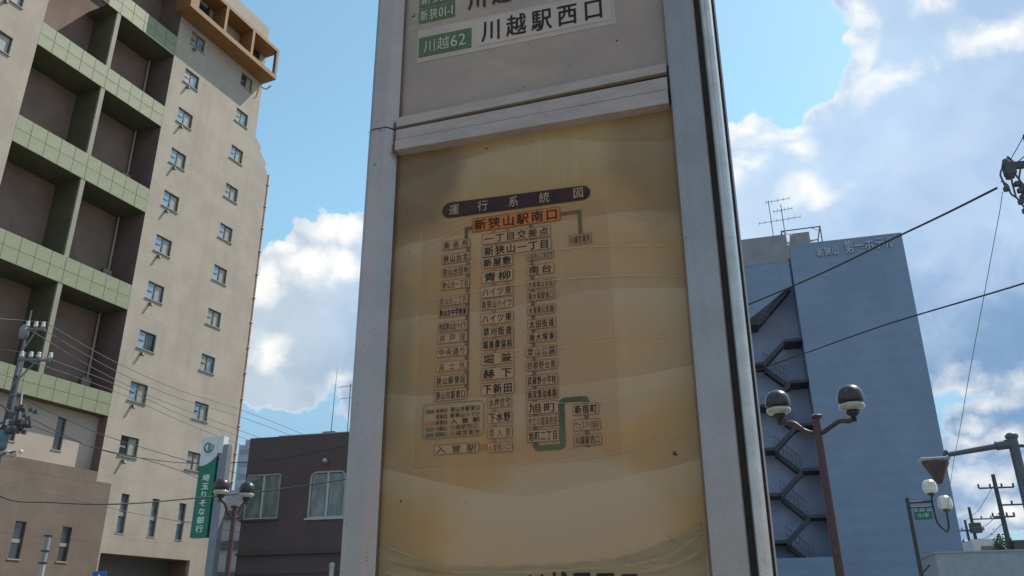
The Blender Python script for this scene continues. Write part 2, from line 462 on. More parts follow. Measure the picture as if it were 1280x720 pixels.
# body behind, cap, plinth
mb(alu).box(-.2518, .2400, .0505, .13, ZB, ZT - .003).build('back_casing', sign)
mb(alu).box(-.262, .262, -.022, .138, ZT + .001, ZT + .05, .006).build('top_cap', sign)
mb(concrete).box(-.36, .36, -.12, .24, -.02, .119, .015).build('plinth', sign)
# the two panels
white_panel = mat('faded_white_board', (0.277, 0.200, 0.155), .38, var=.10, vscale=9, bump=.05, bscale=60, speck=.10, speckscale=200, coat=.5)
def film(m, weight=.20, rough=.07, amp=1.0):
    """clear wrinkled film over the print: a smooth coat whose relief bends what it mirrors"""
    t = m.node_tree; b = t.nodes['Principled BSDF']; nn, lk = t.nodes.new, t.links.new
    tcn = nn('ShaderNodeTexCoord')
    def noise(scale, detail, st):
        mp = nn('ShaderNodeMapping'); lk(tcn.outputs['Object'], mp.inputs[0]); mp.inputs['Scale'].default_value = st
        n = nn('ShaderNodeTexNoise'); lk(mp.outputs[0], n.inputs[0]); n.inputs['Scale'].default_value = scale; n.inputs['Detail'].default_value = detail; return n.outputs[0]
    def ma(op, a, c):
        n = nn('ShaderNodeMath'); n.operation = op
        for i, v in enumerate((a, c)):
            if isinstance(v, (int, float)): n.inputs[i].default_value = v
            else: lk(v, n.inputs[i])
        return n.outputs[0]
    sp = nn('ShaderNodeSeparateXYZ'); lk(tcn.outputs['Object'], sp.inputs[0])
    # sagging folds: arcs that hang between the posts
    w = ma('ADD', ma('ADD', sp.outputs[2], ma('MULTIPLY', ma('POWER', ma('ABSOLUTE', sp.outputs[0], 0), 2), -.9)), ma('MULTIPLY', noise(5, 3, (1, 1, 1)), .10))
    fold = ma('POWER', ma('ABSOLUTE', ma('SINE', ma('MULTIPLY', w, 42), 0), 0), .55)
    h = ma('ADD', ma('MULTIPLY', fold, .0011 * amp), ma('MULTIPLY', noise(4.2, 2, (1, 1, .7)), .018 * amp))
    h = ma('ADD', h, ma('MULTIPLY', noise(70, 2, (1, 1, .05)), .00012 * amp))
    h = ma('ADD', h, ma('MULTIPLY', noise(38, 3, (1, 1, 1)), .00025 * amp))
    bp = nn('ShaderNodeBump'); bp.inputs['Strength'].default_value = 1; bp.inputs['Distance'].default_value = 1; lk(h, bp.inputs['Height'])
    lk(bp.outputs[0], b.inputs['Coat Normal']); b.inputs['Coat Weight'].default_value = weight; b.inputs['Coat Roughness'].default_value = rough; b.inputs['Coat IOR'].default_value = 1.55
    return m
def yellow_mat():
    m = bpy.data.materials.new('yellowed_board'); m.use_nodes = True; t = m.node_tree; b = t.nodes['Principled BSDF']
    nn, lk = t.nodes.new, t.links.new
    tcn = nn('ShaderNodeTexCoord')
    def noise(scale, detail, st=(1, 1, 1), rough=.6):
        mp = nn('ShaderNodeMapping'); lk(tcn.outputs['Object'], mp.inputs[0]); mp.inputs['Scale'].default_value = st
        n = nn('ShaderNodeTexNoise'); lk(mp.outputs[0], n.inputs[0]); n.inputs['Scale'].default_value = scale; n.inputs['Detail'].default_value = detail; n.inputs['Roughness'].default_value = rough; return n.outputs[0]
    def rng(v, a, c, x=0.0, y=1.0):
        n = nn('ShaderNodeMapRange'); n.interpolation_type = 'SMOOTHSTEP'; lk(v, n.inputs[0])
        for i, q in enumerate((a, c, x, y)): n.inputs[i + 1].default_value = q
        return n.outputs[0]
    def mx_(f, a, c):
        n = nn('ShaderNodeMix'); n.data_type = 'RGBA'; lk(f, n.inputs[0])
        for i, v in ((6, a), (7, c)):
            if isinstance(v, tuple): n.inputs[i].default_value = (*v, 1)
            else: lk(v, n.inputs[i])
        return n.outputs[2]
    c = mx_(rng(noise(5, 4), .35, .65), (0.368, 0.190, 0.068), (0.338, 0.185, 0.075))
    c = mx_(rng(noise(3, 3, (1, 1, 2.2)), .45, .66, 0, .55), c, (0.410, 0.197, 0.053))
    # pale vertical streaks, and brownish blotches of aged varnish
    c = mx_(rng(noise(60, 3, (1, 1, .06)), .5, .75, 0, .35), c, (0.430, 0.259, 0.101))
    c = mx_(rng(noise(14, 6), .60, .74, 0, .5), c, (0.195, 0.094, 0.035))
    def mm0(op, a, cc):
        n = nn('ShaderNodeMath'); n.operation = op
        for i_, v in enumerate((a, cc)):
            if isinstance(v, (int, float)): n.inputs[i_].default_value = v
            else: lk(v, n.inputs[i_])
        return n.outputs[0]
    sp = nn('ShaderNodeSeparateXYZ'); lk(tcn.outputs['Object'], sp.inputs[0])
    # darker brown towards both sides and the top
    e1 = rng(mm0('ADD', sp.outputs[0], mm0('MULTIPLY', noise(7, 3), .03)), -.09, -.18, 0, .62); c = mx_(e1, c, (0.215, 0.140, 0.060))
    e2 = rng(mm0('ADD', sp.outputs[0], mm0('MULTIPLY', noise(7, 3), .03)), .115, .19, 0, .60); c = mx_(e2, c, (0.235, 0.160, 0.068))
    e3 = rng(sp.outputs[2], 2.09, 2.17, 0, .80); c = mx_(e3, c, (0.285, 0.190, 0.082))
    # reflections in the film painted into the colour: curved bands, dark corners, pale patches
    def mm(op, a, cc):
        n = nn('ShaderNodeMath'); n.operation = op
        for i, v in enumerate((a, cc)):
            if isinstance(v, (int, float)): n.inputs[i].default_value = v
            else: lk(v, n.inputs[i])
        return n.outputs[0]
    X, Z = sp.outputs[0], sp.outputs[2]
    st = mm('MULTIPLY', rng(noise(85, 2, (1, 1, .03)), .48, .62), mm('MULTIPLY', rng(Z, 2.13, 2.17), mm('MULTIPLY', rng(X, -.07, -.03), rng(X, .10, .03))))  # fan of glare streaks at top centre, painted into the board colour
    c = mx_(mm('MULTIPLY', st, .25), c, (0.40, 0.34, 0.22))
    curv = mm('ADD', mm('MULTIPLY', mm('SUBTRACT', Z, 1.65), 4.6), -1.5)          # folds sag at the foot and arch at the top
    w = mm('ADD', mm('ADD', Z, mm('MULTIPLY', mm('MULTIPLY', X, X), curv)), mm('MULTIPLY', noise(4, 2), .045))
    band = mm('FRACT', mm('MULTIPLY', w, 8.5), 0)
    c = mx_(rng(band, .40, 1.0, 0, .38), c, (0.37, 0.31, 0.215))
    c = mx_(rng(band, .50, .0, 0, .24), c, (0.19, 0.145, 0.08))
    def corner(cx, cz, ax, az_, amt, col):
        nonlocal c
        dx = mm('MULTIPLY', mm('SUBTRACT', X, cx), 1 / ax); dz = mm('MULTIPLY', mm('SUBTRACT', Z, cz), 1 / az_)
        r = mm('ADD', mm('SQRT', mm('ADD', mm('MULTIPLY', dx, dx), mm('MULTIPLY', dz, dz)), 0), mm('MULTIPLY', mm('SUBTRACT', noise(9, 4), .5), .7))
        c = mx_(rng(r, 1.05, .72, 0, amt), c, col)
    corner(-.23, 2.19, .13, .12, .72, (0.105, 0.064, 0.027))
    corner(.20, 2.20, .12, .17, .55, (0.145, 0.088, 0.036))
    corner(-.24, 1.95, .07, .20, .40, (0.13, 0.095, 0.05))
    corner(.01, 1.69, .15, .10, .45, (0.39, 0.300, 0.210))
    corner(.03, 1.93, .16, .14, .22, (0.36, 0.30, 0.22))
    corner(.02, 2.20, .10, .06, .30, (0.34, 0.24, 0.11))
    lk(c, b.inputs['Base Color']); b.inputs['Roughness'].default_value = .55; b.inputs['Specular IOR Level'].default_value = .25
    b.inputs['Coat Weight'].default_value = .3; b.inputs['Coat Roughness'].default_value = .15
    return film(m)
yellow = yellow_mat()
def sheet(name, x0, x1, z0, z1, y, m, parent, thick=.0):
    if thick: return mb(m).box(x0, x1, y, y + thick, z0, z1).build(name, parent)
    return mb(m).add([(x0, y, z0), (x1, y, z0), (x1, y, z1), (x0, y, z1)], [(0, 1, 2, 3)]).build(name, parent)
upper = sheet('destination_panel', -.2083, .1880, 2.2855, ZT - .01, .006, white_panel, sign, .01)
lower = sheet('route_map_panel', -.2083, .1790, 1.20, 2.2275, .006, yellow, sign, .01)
# cross bar: ledge with grime above a flat double bar
bar = MB().use(alu2)
bar.prism([(-.2080, 2.2662), (.1795, 2.2770), (.1800, 2.2905), (-.2080, 2.2815)], -.010, .0155)
bar.use(gap).prism([(-.2080, 2.2615), (.1795, 2.2695), (.1795, 2.2769), (-.2080, 2.2661)], -.002, .0155)
bar.use(alu2).prism([(-.2080, 2.2450), (.1790, 2.2500), (.1790, 2.2694), (-.2080, 2.2614)], -.009, .0155)
bar.use(gap).prism([(-.2080, 2.2436), (.1790, 2.2484), (.1790, 2.2499), (-.2080, 2.2449)], -.0075, .0155)
bar.use(alu2).prism([(-.2080, 2.2270), (.1785, 2.2275), (.1785, 2.2483), (-.2080, 2.2435)], -.0105, .0155)
bar.build('cross_bar', sign)
g = mb(dirt)
def smear(x, z, w, h, y=.0052):
    n = 14; vs = []
    for i in range(n):
        a = 2 * math.pi * i / n; k = random.uniform(.55, 1.15)
        vs.append((x + w * k * math.cos(a), y, z + h * k * math.sin(a)))
    g.add(vs, [tuple(range(n))])
for i in range(34):
    t = i / 33; x = -.206 + .382 * t
    if random.random() < .35 + .65 * t: smear(x, 2.2835 + .0092 * t, random.uniform(.002, .008), random.uniform(.0006, .0014) + .0012 * t ** 3)
smear(.174, 2.293, .005, .004); smear(.168, 2.2925, .008, .002)
for x, z, w, h in [(.1150, 2.355, .0014, .002), (.046, 2.330, .0008, .0012), (.058, 2.3325, .0005, .0005), (-.020, 2.305, .0006, .0022), (-.196, 2.476, .0028, .0016), (-.194, 2.4795, .0008, .0020),
                   (-.076, 2.215, .0022, .0016), (.146, 1.7768, .0022, .0026), (.148, 1.7748, .0015, .001), (.090, 1.803, .0007, .0006), (-.175, 2.10, .0008, .0010), (-.186, 2.07, .0009, .0010),
                   (-.183, 1.74, .001, .0016), (-.10, 1.735, .0008, .0008), (.02, 1.745, .0008, .0006), (-.192, 2.135, .0012, .0009), (.15, 2.19, .0007, .0007), (.135, 2.14, .0006, .0009)]:
    smear(x, z, w, h)
g.build('grime', sign)
g = mb(dirt)                                # specks on the frame faces
for x, z, w, h in [(-.2145, 1.676, .0010, .0010), (-.2140, 1.6715, .0013, .0007), (-.2140, 1.681, .0006, .0006), (-.236, 2.205, .0010, .0018), (-.238, 1.86, .0007, .0007), (-.2395, 2.04, .0006, .0012), (.198, 2.12, .0005, .0006), (.205, 1.88, .0005, .0006), (.184, 2.03, .0005, .0015), (.187, 2.155, .0005, .0012)]:
    smear(x, z, w, h, -.0156)
g.build('speck', sign)

rust = mat('rust_bloom', (0.16, 0.085, 0.045), .9, var=.4, vscale=200, alpha=.55)
g = mb(rust)
for k in range(26):
    x = random.choice([random.uniform(-.246, -.224), random.uniform(.184, .214)]); z = random.uniform(1.62, 2.5)
    smear(x, z, random.uniform(.0003, .0007), random.uniform(.0004, .0014), -.0157)
for k in range(9): smear(-.2475 + .003 * k + random.uniform(-.001, .001), 2.2632 - random.uniform(0, .0035), random.uniform(.0004, .0010), random.uniform(.0008, .0030), -.0157)
g.build('rust_spot', sign)
scr = mat('scratch', (0.62, 0.60, 0.58), .4, metal=.4, alpha=.5); g = mb(scr)
for k in range(16):
    x = random.choice([random.uniform(-.246, -.226), random.uniform(.185, .213)]); z = random.uniform(1.62, 2.5); a = random.uniform(-.6, .6); l = random.uniform(.003, .012)
    g.add([(x, -.0156, z), (x + .0002, -.0156, z), (x + a * l + .0002, -.0156, z + l), (x + a * l, -.0156, z + l)], [(0, 1, 2, 3)])
g.build('scratch', sign)
ink = mat('print_black', (0.020, 0.011, 0.010), .5, spec=.15, var=.3, vscale=60)
ink2 = mat('print_faded', (0.061, 0.035, 0.022), .5, spec=.15, var=.3, vscale=90)
ink3 = mat('print_very_faded', (0.106, 0.064, 0.041), .5, spec=.15, var=.2, vscale=90)
line_brown = mat('print_brown_line', (0.13, 0.075, 0.045), .5, spec=.15)
line_black = mat('print_dark_line', (0.06, 0.047, 0.035), .5, spec=.15)
badge_green = mat('badge_green', (0.055, 0.087, 0.036), .45, var=.15, vscale=40)
badge_white = mat('badge_white', (0.375, 0.347, 0.253), .5)
paper = mat('aged_paper', (0.444, 0.262, 0.145), .5, spec=.15, var=.05, vscale=14, alpha=.18)
boxfill = mat('aged_paper_light', (0.341, 0.198, 0.107), .5, spec=.15, var=.05, vscale=20)
orange_box = mat('print_orange', (0.383, 0.119, 0.024), .5, spec=.15, var=.12, vscale=30)
orange_line = mat('print_orange_line', (0.306, 0.109, 0.045), .5, spec=.15, var=.15, vscale=60)
grey_line = mat('print_grey_line', (0.126, 0.074, 0.041), .5, spec=.15, var=.12, vscale=60)
green_line = mat('print_green_line', (0.071, 0.084, 0.043), .5, spec=.15, var=.25, vscale=25)
blue_line = mat('print_blue_grey_line', (0.084, 0.058, 0.042), .5, spec=.15, var=.15, vscale=60)
header_ink = mat('print_header_plum', (0.036, 0.015, 0.013), .45, spec=.15, var=.3, vscale=40)
header_txt = mat('print_header_letters', (0.378, 0.247, 0.163), .5, spec=.15)
legend_mats = [mat('key_grey', (.11, .075, .055), .5, spec=.15), orange_line, mat('key_olive', (.13, .10, .045), .5, spec=.15), mat('key_brown', (.12, .075, .055), .5, spec=.15)]

for m_ in (ink, ink2, ink3, line_brown, line_black, boxfill, paper, orange_box, orange_line, grey_line, green_line, blue_line, header_ink, header_txt, *legend_mats): film(m_, .12)
film(white_panel, .5, .10, .6)
# --- upper panel: destinations
def strip(name, x0, x1, z0, z1, y, m, parent, dz=0.0):
    return mb(m).add([(x0, y, z0), (x1, y, z0 + dz), (x1, y, z1 + dz), (x0, y, z1)], [(0, 1, 2, 3)]).build(name, parent)
strip('film_strip', -.187, .116, 2.385, 2.446, .0055, mat('clear_film', (0.335, 0.263, 0.218), .3, var=.05, vscale=20, coat=.6), upper)
b1 = strip('route_badge', -.1865, -.1275, 2.459, 2.487, .0050, badge_green, upper)
b2 = strip('route_badge', -.1845, -.1000, 2.3940, 2.4305, .0050, badge_green, upper)
text(mb(badge_white), '新狭01-1', -.185, -.129, 2.462, 2.483, .0044, .012).build('lettering', b1)
b0 = strip('route_badge', -.1865, -.1275, 2.4895, 2.5175, .0050, badge_green, upper)
text(mb(badge_white), '新狭01', -.185, -.129, 2.4925, 2.5135, .0044, .012).build('lettering', b0)
text(mb(badge_white), '川越62', -.177, -.108, 2.4000, 2.4245, .0044, .004, .02).build('lettering', b2)
strip('destination_strip', -.092, .110, 2.3935, 2.4410, .0050, mat('label_film', (0.372, 0.286, 0.243), .35, var=.04, vscale=20, coat=.4), upper)
text(mb(ink), '川越駅西口', -.0880, .1040, 2.3985, 2.4385, .0044, .025, .09).build('lettering', upper)
text(mb(ink), '川越営業所', -.1105, .084, 2.4640, 2.5050, .0044, .025, .10).build('lettering', upper)

# --- lower panel: the route map sheet under film
def wavy(name, pts, w, m, parent, y):
    P = catm([(p[0], y, p[1]) for p in pts], 8); vs = []; fs = []
    for i, p in enumerate(P):
        k = w * (.35 + .65 * math.sin(math.pi * (i + .5) / len(P))) * random.uniform(.8, 1.2)
        vs += [(p.x, y, p.z - k / 2), (p.x, y, p.z + k / 2)]
        if i: fs.append((2 * i - 2, 2 * i, 2 * i + 1, 2 * i - 1))
    return mb(m).add(vs, fs).build(name, parent)
sheetobj = sheet('paper_sheet', -.168, .0860, 1.7765, 2.1100, .0054, paper, lower)
# outline of the film over the paper
film_edge = mat('film_edge', (0.447, 0.290, 0.168), .3, alpha=.45)
fe = mb(film_edge)
for a in [(-.1690, -.1683, 1.7755, 2.1110), (.0862, .0868, 1.7755, 2.1110), (-.1690, .0868, 1.7745, 1.7762)]:
    fe.add([(a[0], .0053, a[2]), (a[1], .0053, a[2]), (a[1], .0053, a[3]), (a[0], .0053, a[3])], [(0, 1, 2, 3)])
fe.build('film_edge', lower)

# route lines (drawn under the name boxes)
def rline(segs, m, name='route_line', w=.0022, y=.0050):
    b = mb(m)
    for i, (x0, z0, x1, z1) in enumerate(segs):
        yy = y - .00003 * i
        if abs(x1 - x0) < abs(z1 - z0): b.add([(x0 - w, yy, min(z0, z1)), (x0 + w, yy, min(z0, z1)), (x1 + w, yy, max(z0, z1)), (x1 - w, yy, max(z0, z1))], [(0, 1, 2, 3)])
        else: b.add([(min(x0, x1), yy, z0 - w), (max(x0, x1), yy, z0 - w), (max(x0, x1), yy, z1 + w), (min(x0, x1), yy, z1 + w)], [(0, 1, 2, 3)])
    return b.build(name, lower)
rline([(-.0655, 2.090, -.0655, 1.795)], orange_line, w=.0024)
rline([(-.0470, 2.090, -.0470, 2.003)], orange_line, w=.0020)
rline([(-.0140, 2.090, -.0140, 1.80)], grey_line, w=.0022)
rline([(-.1040, 2.094, -.0950, 2.094), (-.1040, 2.0962, -.1040, 2.076)], blue_line, w=.0022)
rline([(-.1010, 2.070, -.1010, 1.87)], grey_line, w=.0024)
rline([(.0240, 2.0960, .0535, 2.0960), (.0510, 2.094, .0510, 2.064)], grey_line, w=.0024)
rline([(-.0840, 1.7985, -.0760, 1.7985)], orange_line, w=.0028)
rline([(.0480, 1.85, .0480, 1.79)], grey_line, w=.0022)
# the thick green bypass, rounded at its corners
def ribbon(P, w, m, y=.0048):
    P = [Vector((p[0], 0, p[1])) for p in P]; b = mb(m); left = []; right = []
    Q = []
    for i, p in enumerate(P):
        if i in (0, len(P) - 1): Q.append(p); continue
        a = (P[i - 1] - p).normalized() * .0045; c = (P[i + 1] - p).normalized() * .0045
        for k in range(6):
            t = k / 5; Q.append((p + a) * (1 - t) ** 2 + p * 2 * t * (1 - t) + (p + c) * t * t)
    vs = []; fs = []
    for i, p in enumerate(Q):
        t = (Q[min(i + 1, len(Q) - 1)] - Q[max(0, i - 1)]).normalized(); n = Vector((-t.z, 0, t.x))
        vs += [(p.x - n.x * w, y, p.z - n.z * w), (p.x + n.x * w, y, p.z + n.z * w)]
        if i: fs.append((2 * i - 2, 2 * i, 2 * i + 1, 2 * i - 1))
    return b.add(vs, fs).build('route_line', lower)
ribbon([(-.0140, 1.80), (-.0140, 1.7925), (.0190, 1.7925), (.0190, 1.8475), (.0490, 1.8475), (.0490, 1.8405)], .0031, green_line)

# header lozenge
hd = []
for k in range(9): a = math.pi / 2 + math.pi * k / 8; hd.append((-.1275 + .0118 * math.cos(a), 2.1258 + .0118 * math.sin(a)))
for k in range(9): a = -math.pi / 2 + math.pi * k / 8; hd.append((.0560 + .0105 * math.cos(a), 2.1225 + .0105 * math.sin(a)))
h = mb(header_ink).add([(x, .0048, z) for x, z in hd], [tuple(range(18))]).build('header_lozenge', lower)
for i, ch in enumerate('運行系統図'):
    t = [.0, .216, .443, .665, .905][i]; x = -.1220 + .187 * t * 1.02; z = 2.1175 - .0026 * t
    hb = text(mb(header_txt), ch, x - .0085, x + .0085, z, z + .0165, .0044, .0).build('lettering', h)

def namebox(s, x0, x1, z0, z1, style=0, textm=None, off=.02, thick=.0004, big=1.0):
    """printed stop name: outlined box with its letters"""
    lm_ = line_brown if style == 1 else line_black
    fill = orange_box if style == 2 else boxfill
    y = .0046
    b = MB().use(fill).add([(x0, y, z0), (x1, y, z0), (x1, y, z1), (x0, y, z1)], [(0, 1, 2, 3)])
    if style == 2: lm_ = mat('print_red_brown_line', (.20, .06, .03), .5, spec=.15); thick = .0008
    b.use(lm_); t = thick; y2 = y - .0002
    for a in ((x0, x1, z0, z0 + t), (x0, x1, z1 - t, z1), (x0, x0 + t, z0 + t, z1 - t), (x1 - t, x1, z0 + t, z1 - t)):
        b.add([(a[0], y2, a[2]), (a[1], y2, a[2]), (a[1], y2, a[3]), (a[0], y2, a[3])], [(0, 1, 2, 3)])
    o = b.build('stop_box', lower)
    m = textm or ink
    h_ = z1 - z0; e = h_ * .09
    text(mb(m), s, x0 + .0014, x1 - .0014, z0 + e, z1 - e, .0041, off, .05).build('lettering', o)
    return o
def pb(s, p0, p1, style=0, textm=None, off=.02):
    """box given by its upper left and lower right corners on the photograph's plane"""
    x0, z1 = S.hit(*p0); x1, z0 = S.hit(*p1)
    return namebox(s, x0, x1, z0, z1, style, textm, off)
namebox('新狭山駅南口', -.0955, .0255, 2.0870, 2.1072, 2, None, .028)
namebox('一丁目交差点', -.0808, .0118, 2.0665, 2.0815, 0, None, .014)
namebox('新狭山一丁目', -.0808, .0122, 2.0480, 2.0640, 0, None, .026)
def row(s, xl, xr, yc, hz, style=0, textm=None, off=.02):
    """stop name between two plumb columns, centred on a picture row read at the left edge"""
    _, z = S.hit(600, yc); namebox(s, xl, xr, z - hz / 2, z + hz / 2, style, textm, off)
CX0, CX1 = -.0815, -.0395
for s, y, hz, st, m, o_ in [('新屋敷', 328, .0150, 1, ink, .034), ('青柳', 346, .0160, 1, ink, .030), ('ハイツ東', 364.5, .0150, 1, ink2, .014), ('新狭山ハイツ', 380, .0145, 1, ink2, .012), ('ハイツ東', 398, .0145, 1, ink, .014),
        ('草刈街道', 414.5, .0140, 1, ink, .022), ('堀兼農協前', 430.5, .0140, 0, ink, .022), ('堀 兼', 448.5, .0150, 1, ink, .026), ('赫 下', 467, .0150, 0, ink, .034), ('下新田', 486, .0150, 1, ink, .040)]:
    row(s, CX0 - (.0015 if s in ('ハイツ東', '新狭山ハイツ') else 0), CX1, y, hz, st, m, o_)
for s, y, hz, m, o_ in [('水押住宅', 503.5, .0130, ink2, .02), ('下水野', 522, .0140, ink, .026), ('南 入 曽', 541, .0140, ink3, .0), ('入曽駅入口', 559.5, .0115, ink3, .0)]:
    row(s, -.0735, -.0425, y, hz, 1, m, o_)
LX0, LX1 = -.1378, -.0985
for s, y, hz, st, m, o_ in [('集 会 所', 299.5, .0125, 0, ink2, .02), ('狭山台北', 316.5, .0135, 0, ink, .014), ('狭山台団地', 333, .0130, 1, ink2, .016), ('狭山台一丁目', 349.5, .0130, 1, ink2, .012), ('狭山台二丁目', 369.5, .0125, 1, ink3, .010), ('狭山台中学校前', 384.5, .0120, 0, ink, .036),
        ('西武狭山台ハイツ', 402, .0125, 0, ink2, .02), ('井 戸 窪', 417, .0130, 0, ink2, .006), ('中央通り', 434.5, .0125, 0, ink2, .012), ('富 士 見', 452.5, .0125, 1, ink3, .006), ('狭山郵便局', 470.5, .0130, 1, ink2, .018), ('狭山市駅東口', 489, .0140, 0, ink2, .018)]:
    row(s, LX0 - (.0030 if y > 360 else 0) - (.002 if y > 460 else 0), LX1 - (.0020 if y > 360 else 0), y, hz, st, m, o_)
RX0, RX1 = -.0210, .0150
for s, y, hz, st, m, o_ in [('川越狭山工業団地', 327, .0110, 0, ink2, .006), ('南台', 344, .0140, 0, ink, .024), ('大東南公民館', 361.5, .0130, 0, ink2, .010), ('南大塚駅南口', 376.5, .0130, 0, ink2, .012), ('大東南公民館', 394, .0125, 0, ink2, .018), ('太田街道', 411, .0130, 0, ink, .018),
        ('南大塚東', 427.5, .0130, 0, ink, .020), ('東山公園', 445, .0125, 0, ink, .010), ('四都野台南', 462, .0125, 0, ink2, .012), ('武蔵野小学校', 480.5, .0130, 0, ink, .014), ('南双葉幼稚園', 497.5, .0130, 0, ink, .016), ('旭町', 514.5, .0145, 0, ink, .012), ('市立川越高校前', 531, .0130, 0, ink2, .006), ('旭町二丁目', 549, .0145, 0, ink, .010)]:
    row(s, RX0 - (.003 if y > 440 else 0), RX1, y, hz, st, m, o_)
namebox('川越営業所', .0355, .0650, 2.0492, 2.0630, 0, ink2, .02)
namebox('新宿町', .0325, .0632, 1.8280, 1.8415, 0, ink, .024)
namebox('ウェスタ川越前', .0325, .0640, 1.8095, 1.8225, 0, ink2, .006)
namebox('川越駅西口', .0325, .0645, 1.7920, 1.8045, 0, ink, .012)
namebox('入 曽 駅', -.1415, -.0845, 1.7928, 1.8043, 1, ink2, .010)
# key with rounded outline
kz0, kz1, kx0, kx1 = 1.8122, 1.8562, -.1580, -.0780
def rrect(x0, x1, z0, z1, r):
    out = []
    for cx, cz, a0 in ((x1 - r, z1 - r, 0), (x0 + r, z1 - r, 90), (x0 + r, z0 + r, 180), (x1 - r, z0 + r, 270)):
        for k in range(6): a = R(a0 + 18 * k); out.append((cx + r * math.cos(a), cz + r * math.sin(a)))
    return out
ra, rb = rrect(kx0, kx1, kz0, kz1, .006), rrect(kx0 + .0008, kx1 - .0008, kz0 + .0008, kz1 - .0008, .0053)
kb = MB().use(mat('print_key_outline', (.10, .11, .055), .5, spec=.15)); n = len(ra)
kb.add([(x, .0046, z) for x, z in ra] + [(x, .0046, z) for x, z in rb], [(i, (i + 1) % n, (i + 1) % n + n, i + n) for i in range(n)])
key = kb.build('route_key', lower)
for i, (cm, code, dest) in enumerate([(0, '新狭01', '狭山市駅東口'), (None, '新狭02', '新狭山ハイツ'), (1, '新狭03', '入 曽 駅'), (2, '川越62', '川越駅西口'), (3, '新狭01-1', '川越営業所')]):
    z = kz1 - .0092 - i * .0066 - (.0008 * i)
    if cm is not None: strip('colour_swatch', kx0 + .0045, kx0 + .0150, z - .0022 + (.0 if i != 1 else 0), z + .0018, .0046, legend_mats[cm], key)
    text(mb(ink2), code, kx0 + .0175, kx0 + .0330, z - .0030, z + .0028, .0044, .030).build('lettering', key)
    text(mb(ink if i < 3 else ink2), dest, kx0 + .0360, kx1 - .0045 - (.003 if i == 3 else 0), z - .0030, z + .0034, .0044, .026 if i < 3 else .012).build('lettering', key)
# next line of print, cut by the bottom of the picture
text(mb(ink), '川越駅西口', -.030, .100, 1.615, 1.6555, .0048, .03, .10).build('lettering', lower)
# painted glints along creases in the film, and a painted reflection below the arc
crease_glint = mat('film_crease_glint', (0.458, 0.286, 0.156), .25, alpha=.48)
for pts, w in [(([(-.165, 2.0385), (-.06, 2.0455), (.05, 2.0440), (.17, 2.030)]), .0016), (([(-.168, 1.9960), (-.02, 2.0040), (.10, 1.9985), (.173, 1.988)]), .0017), (([(-.17, 1.9050), (-.03, 1.9100), (.08, 1.9165), (.17, 1.9130)]), .0012),
               (([(-.16, 1.8560), (-.04, 1.8500), (.06, 1.8420), (.166, 1.8520)]), .0010), (([(-.175, 2.0760), (-.13, 2.0880), (-.1, 2.1010)]), .0012), (([(.06, 2.098), (.11, 2.0820), (.17, 2.0620)]), .0012), (([(-.04, 1.7750), (.06, 1.7790), (.12, 1.7900), (.168, 1.803)]), .0010)]:
    wavy('crease_glint', pts, w, crease_glint, lower, .0039)
def slash(x0, z0, x1, z1, w):
    n = Vector((z1 - z0, 0, -(x1 - x0))).normalized() * w; m0 = ((x0 + x1) / 2 + .002, (z0 + z1) / 2)
    mb(crease_glint).add([(x0, .0040, z0), (m0[0] - n.x, .0040, m0[1] - n.z), (x1, .0040, z1), (m0[0] + n.x, .0040, m0[1] + n.z)], [(0, 1, 2, 3)]).build('crease_glint', lower)
for q in [(-.088, 2.225, -.083, 2.135, .0005), (-.056, 2.222, -.045, 2.150, .0004), (-.012, 2.232, .040, 2.150, .0005), (.022, 2.228, .062, 2.155, .0004), (.075, 2.14, .105, 2.075, .0006), (.037, 2.02, .044, 1.985, .0008), (.026, 2.02, .031, 1.985, .0006)]: slash(*q)
arc_glare = mat('greenish_glare', (0.397, 0.268, 0.131), .4, col2=(0.23, 0.20, 0.115), vscale=22, stretch=(1, 1, 9), alpha=.42)  # bright reflection under the arc, painted as a translucent sheet
arc = [(-.2075, 1.695), (-.185, 1.684), (-.15, 1.672), (-.119, 1.6650), (-.06, 1.6625), (.0, 1.6632), (.05, 1.6650), (.0834, 1.6695), (.12, 1.6800), (.150, 1.6925), (.1690, 1.7040)]
A = catm([(x, 0, z) for x, z in arc], 6)
vs = []; fs = []
for i, p in enumerate(A):
    vs += [(p.x, .0051, 1.25), (p.x, .0051, p.z + .0007 * math.sin(i * 1.7))]
    if i: fs.append((2 * i - 2, 2 * i, 2 * i + 1, 2 * i - 1))
mb(arc_glare).add(vs, fs).build('glare_strip', lower)
pale = mat('pale_streak', (0.516, 0.358, 0.200), .35, var=.15, vscale=30, alpha=.28)  # streaks of that reflection, painted pale and brown
brownst = mat('brown_streak', (0.238, 0.134, 0.056), .5, var=.15, vscale=30, alpha=.28)
for pts, w, m in [([(-.20, 1.690), (-.17, 1.678), (-.13, 1.6665)], .0022, pale), ([(-.13, 1.6575), (-.03, 1.6555), (.06, 1.6580)], .0024, pale), ([(-.20, 1.672), (-.16, 1.662), (-.11, 1.655)], .004, brownst), ([(.08, 1.6590), (.13, 1.668), (.167, 1.690)], .0035, pale),
                  ([(.10, 1.6530), (.14, 1.660), (.165, 1.672)], .005, pale), ([(.075, 1.675), (.10, 1.657), (.112, 1.650)], .0012, brownst), ([(.085, 1.676), (.115, 1.660), (.125, 1.650)], .0012, brownst), ([(.130, 1.690), (.1375, 1.680), (.136, 1.668)], .004, brownst), ([(-.20, 1.660), (-.18, 1.655), (-.15, 1.650)], .003, pale)]:
    wavy('streak', pts, w, m, lower, .0044)

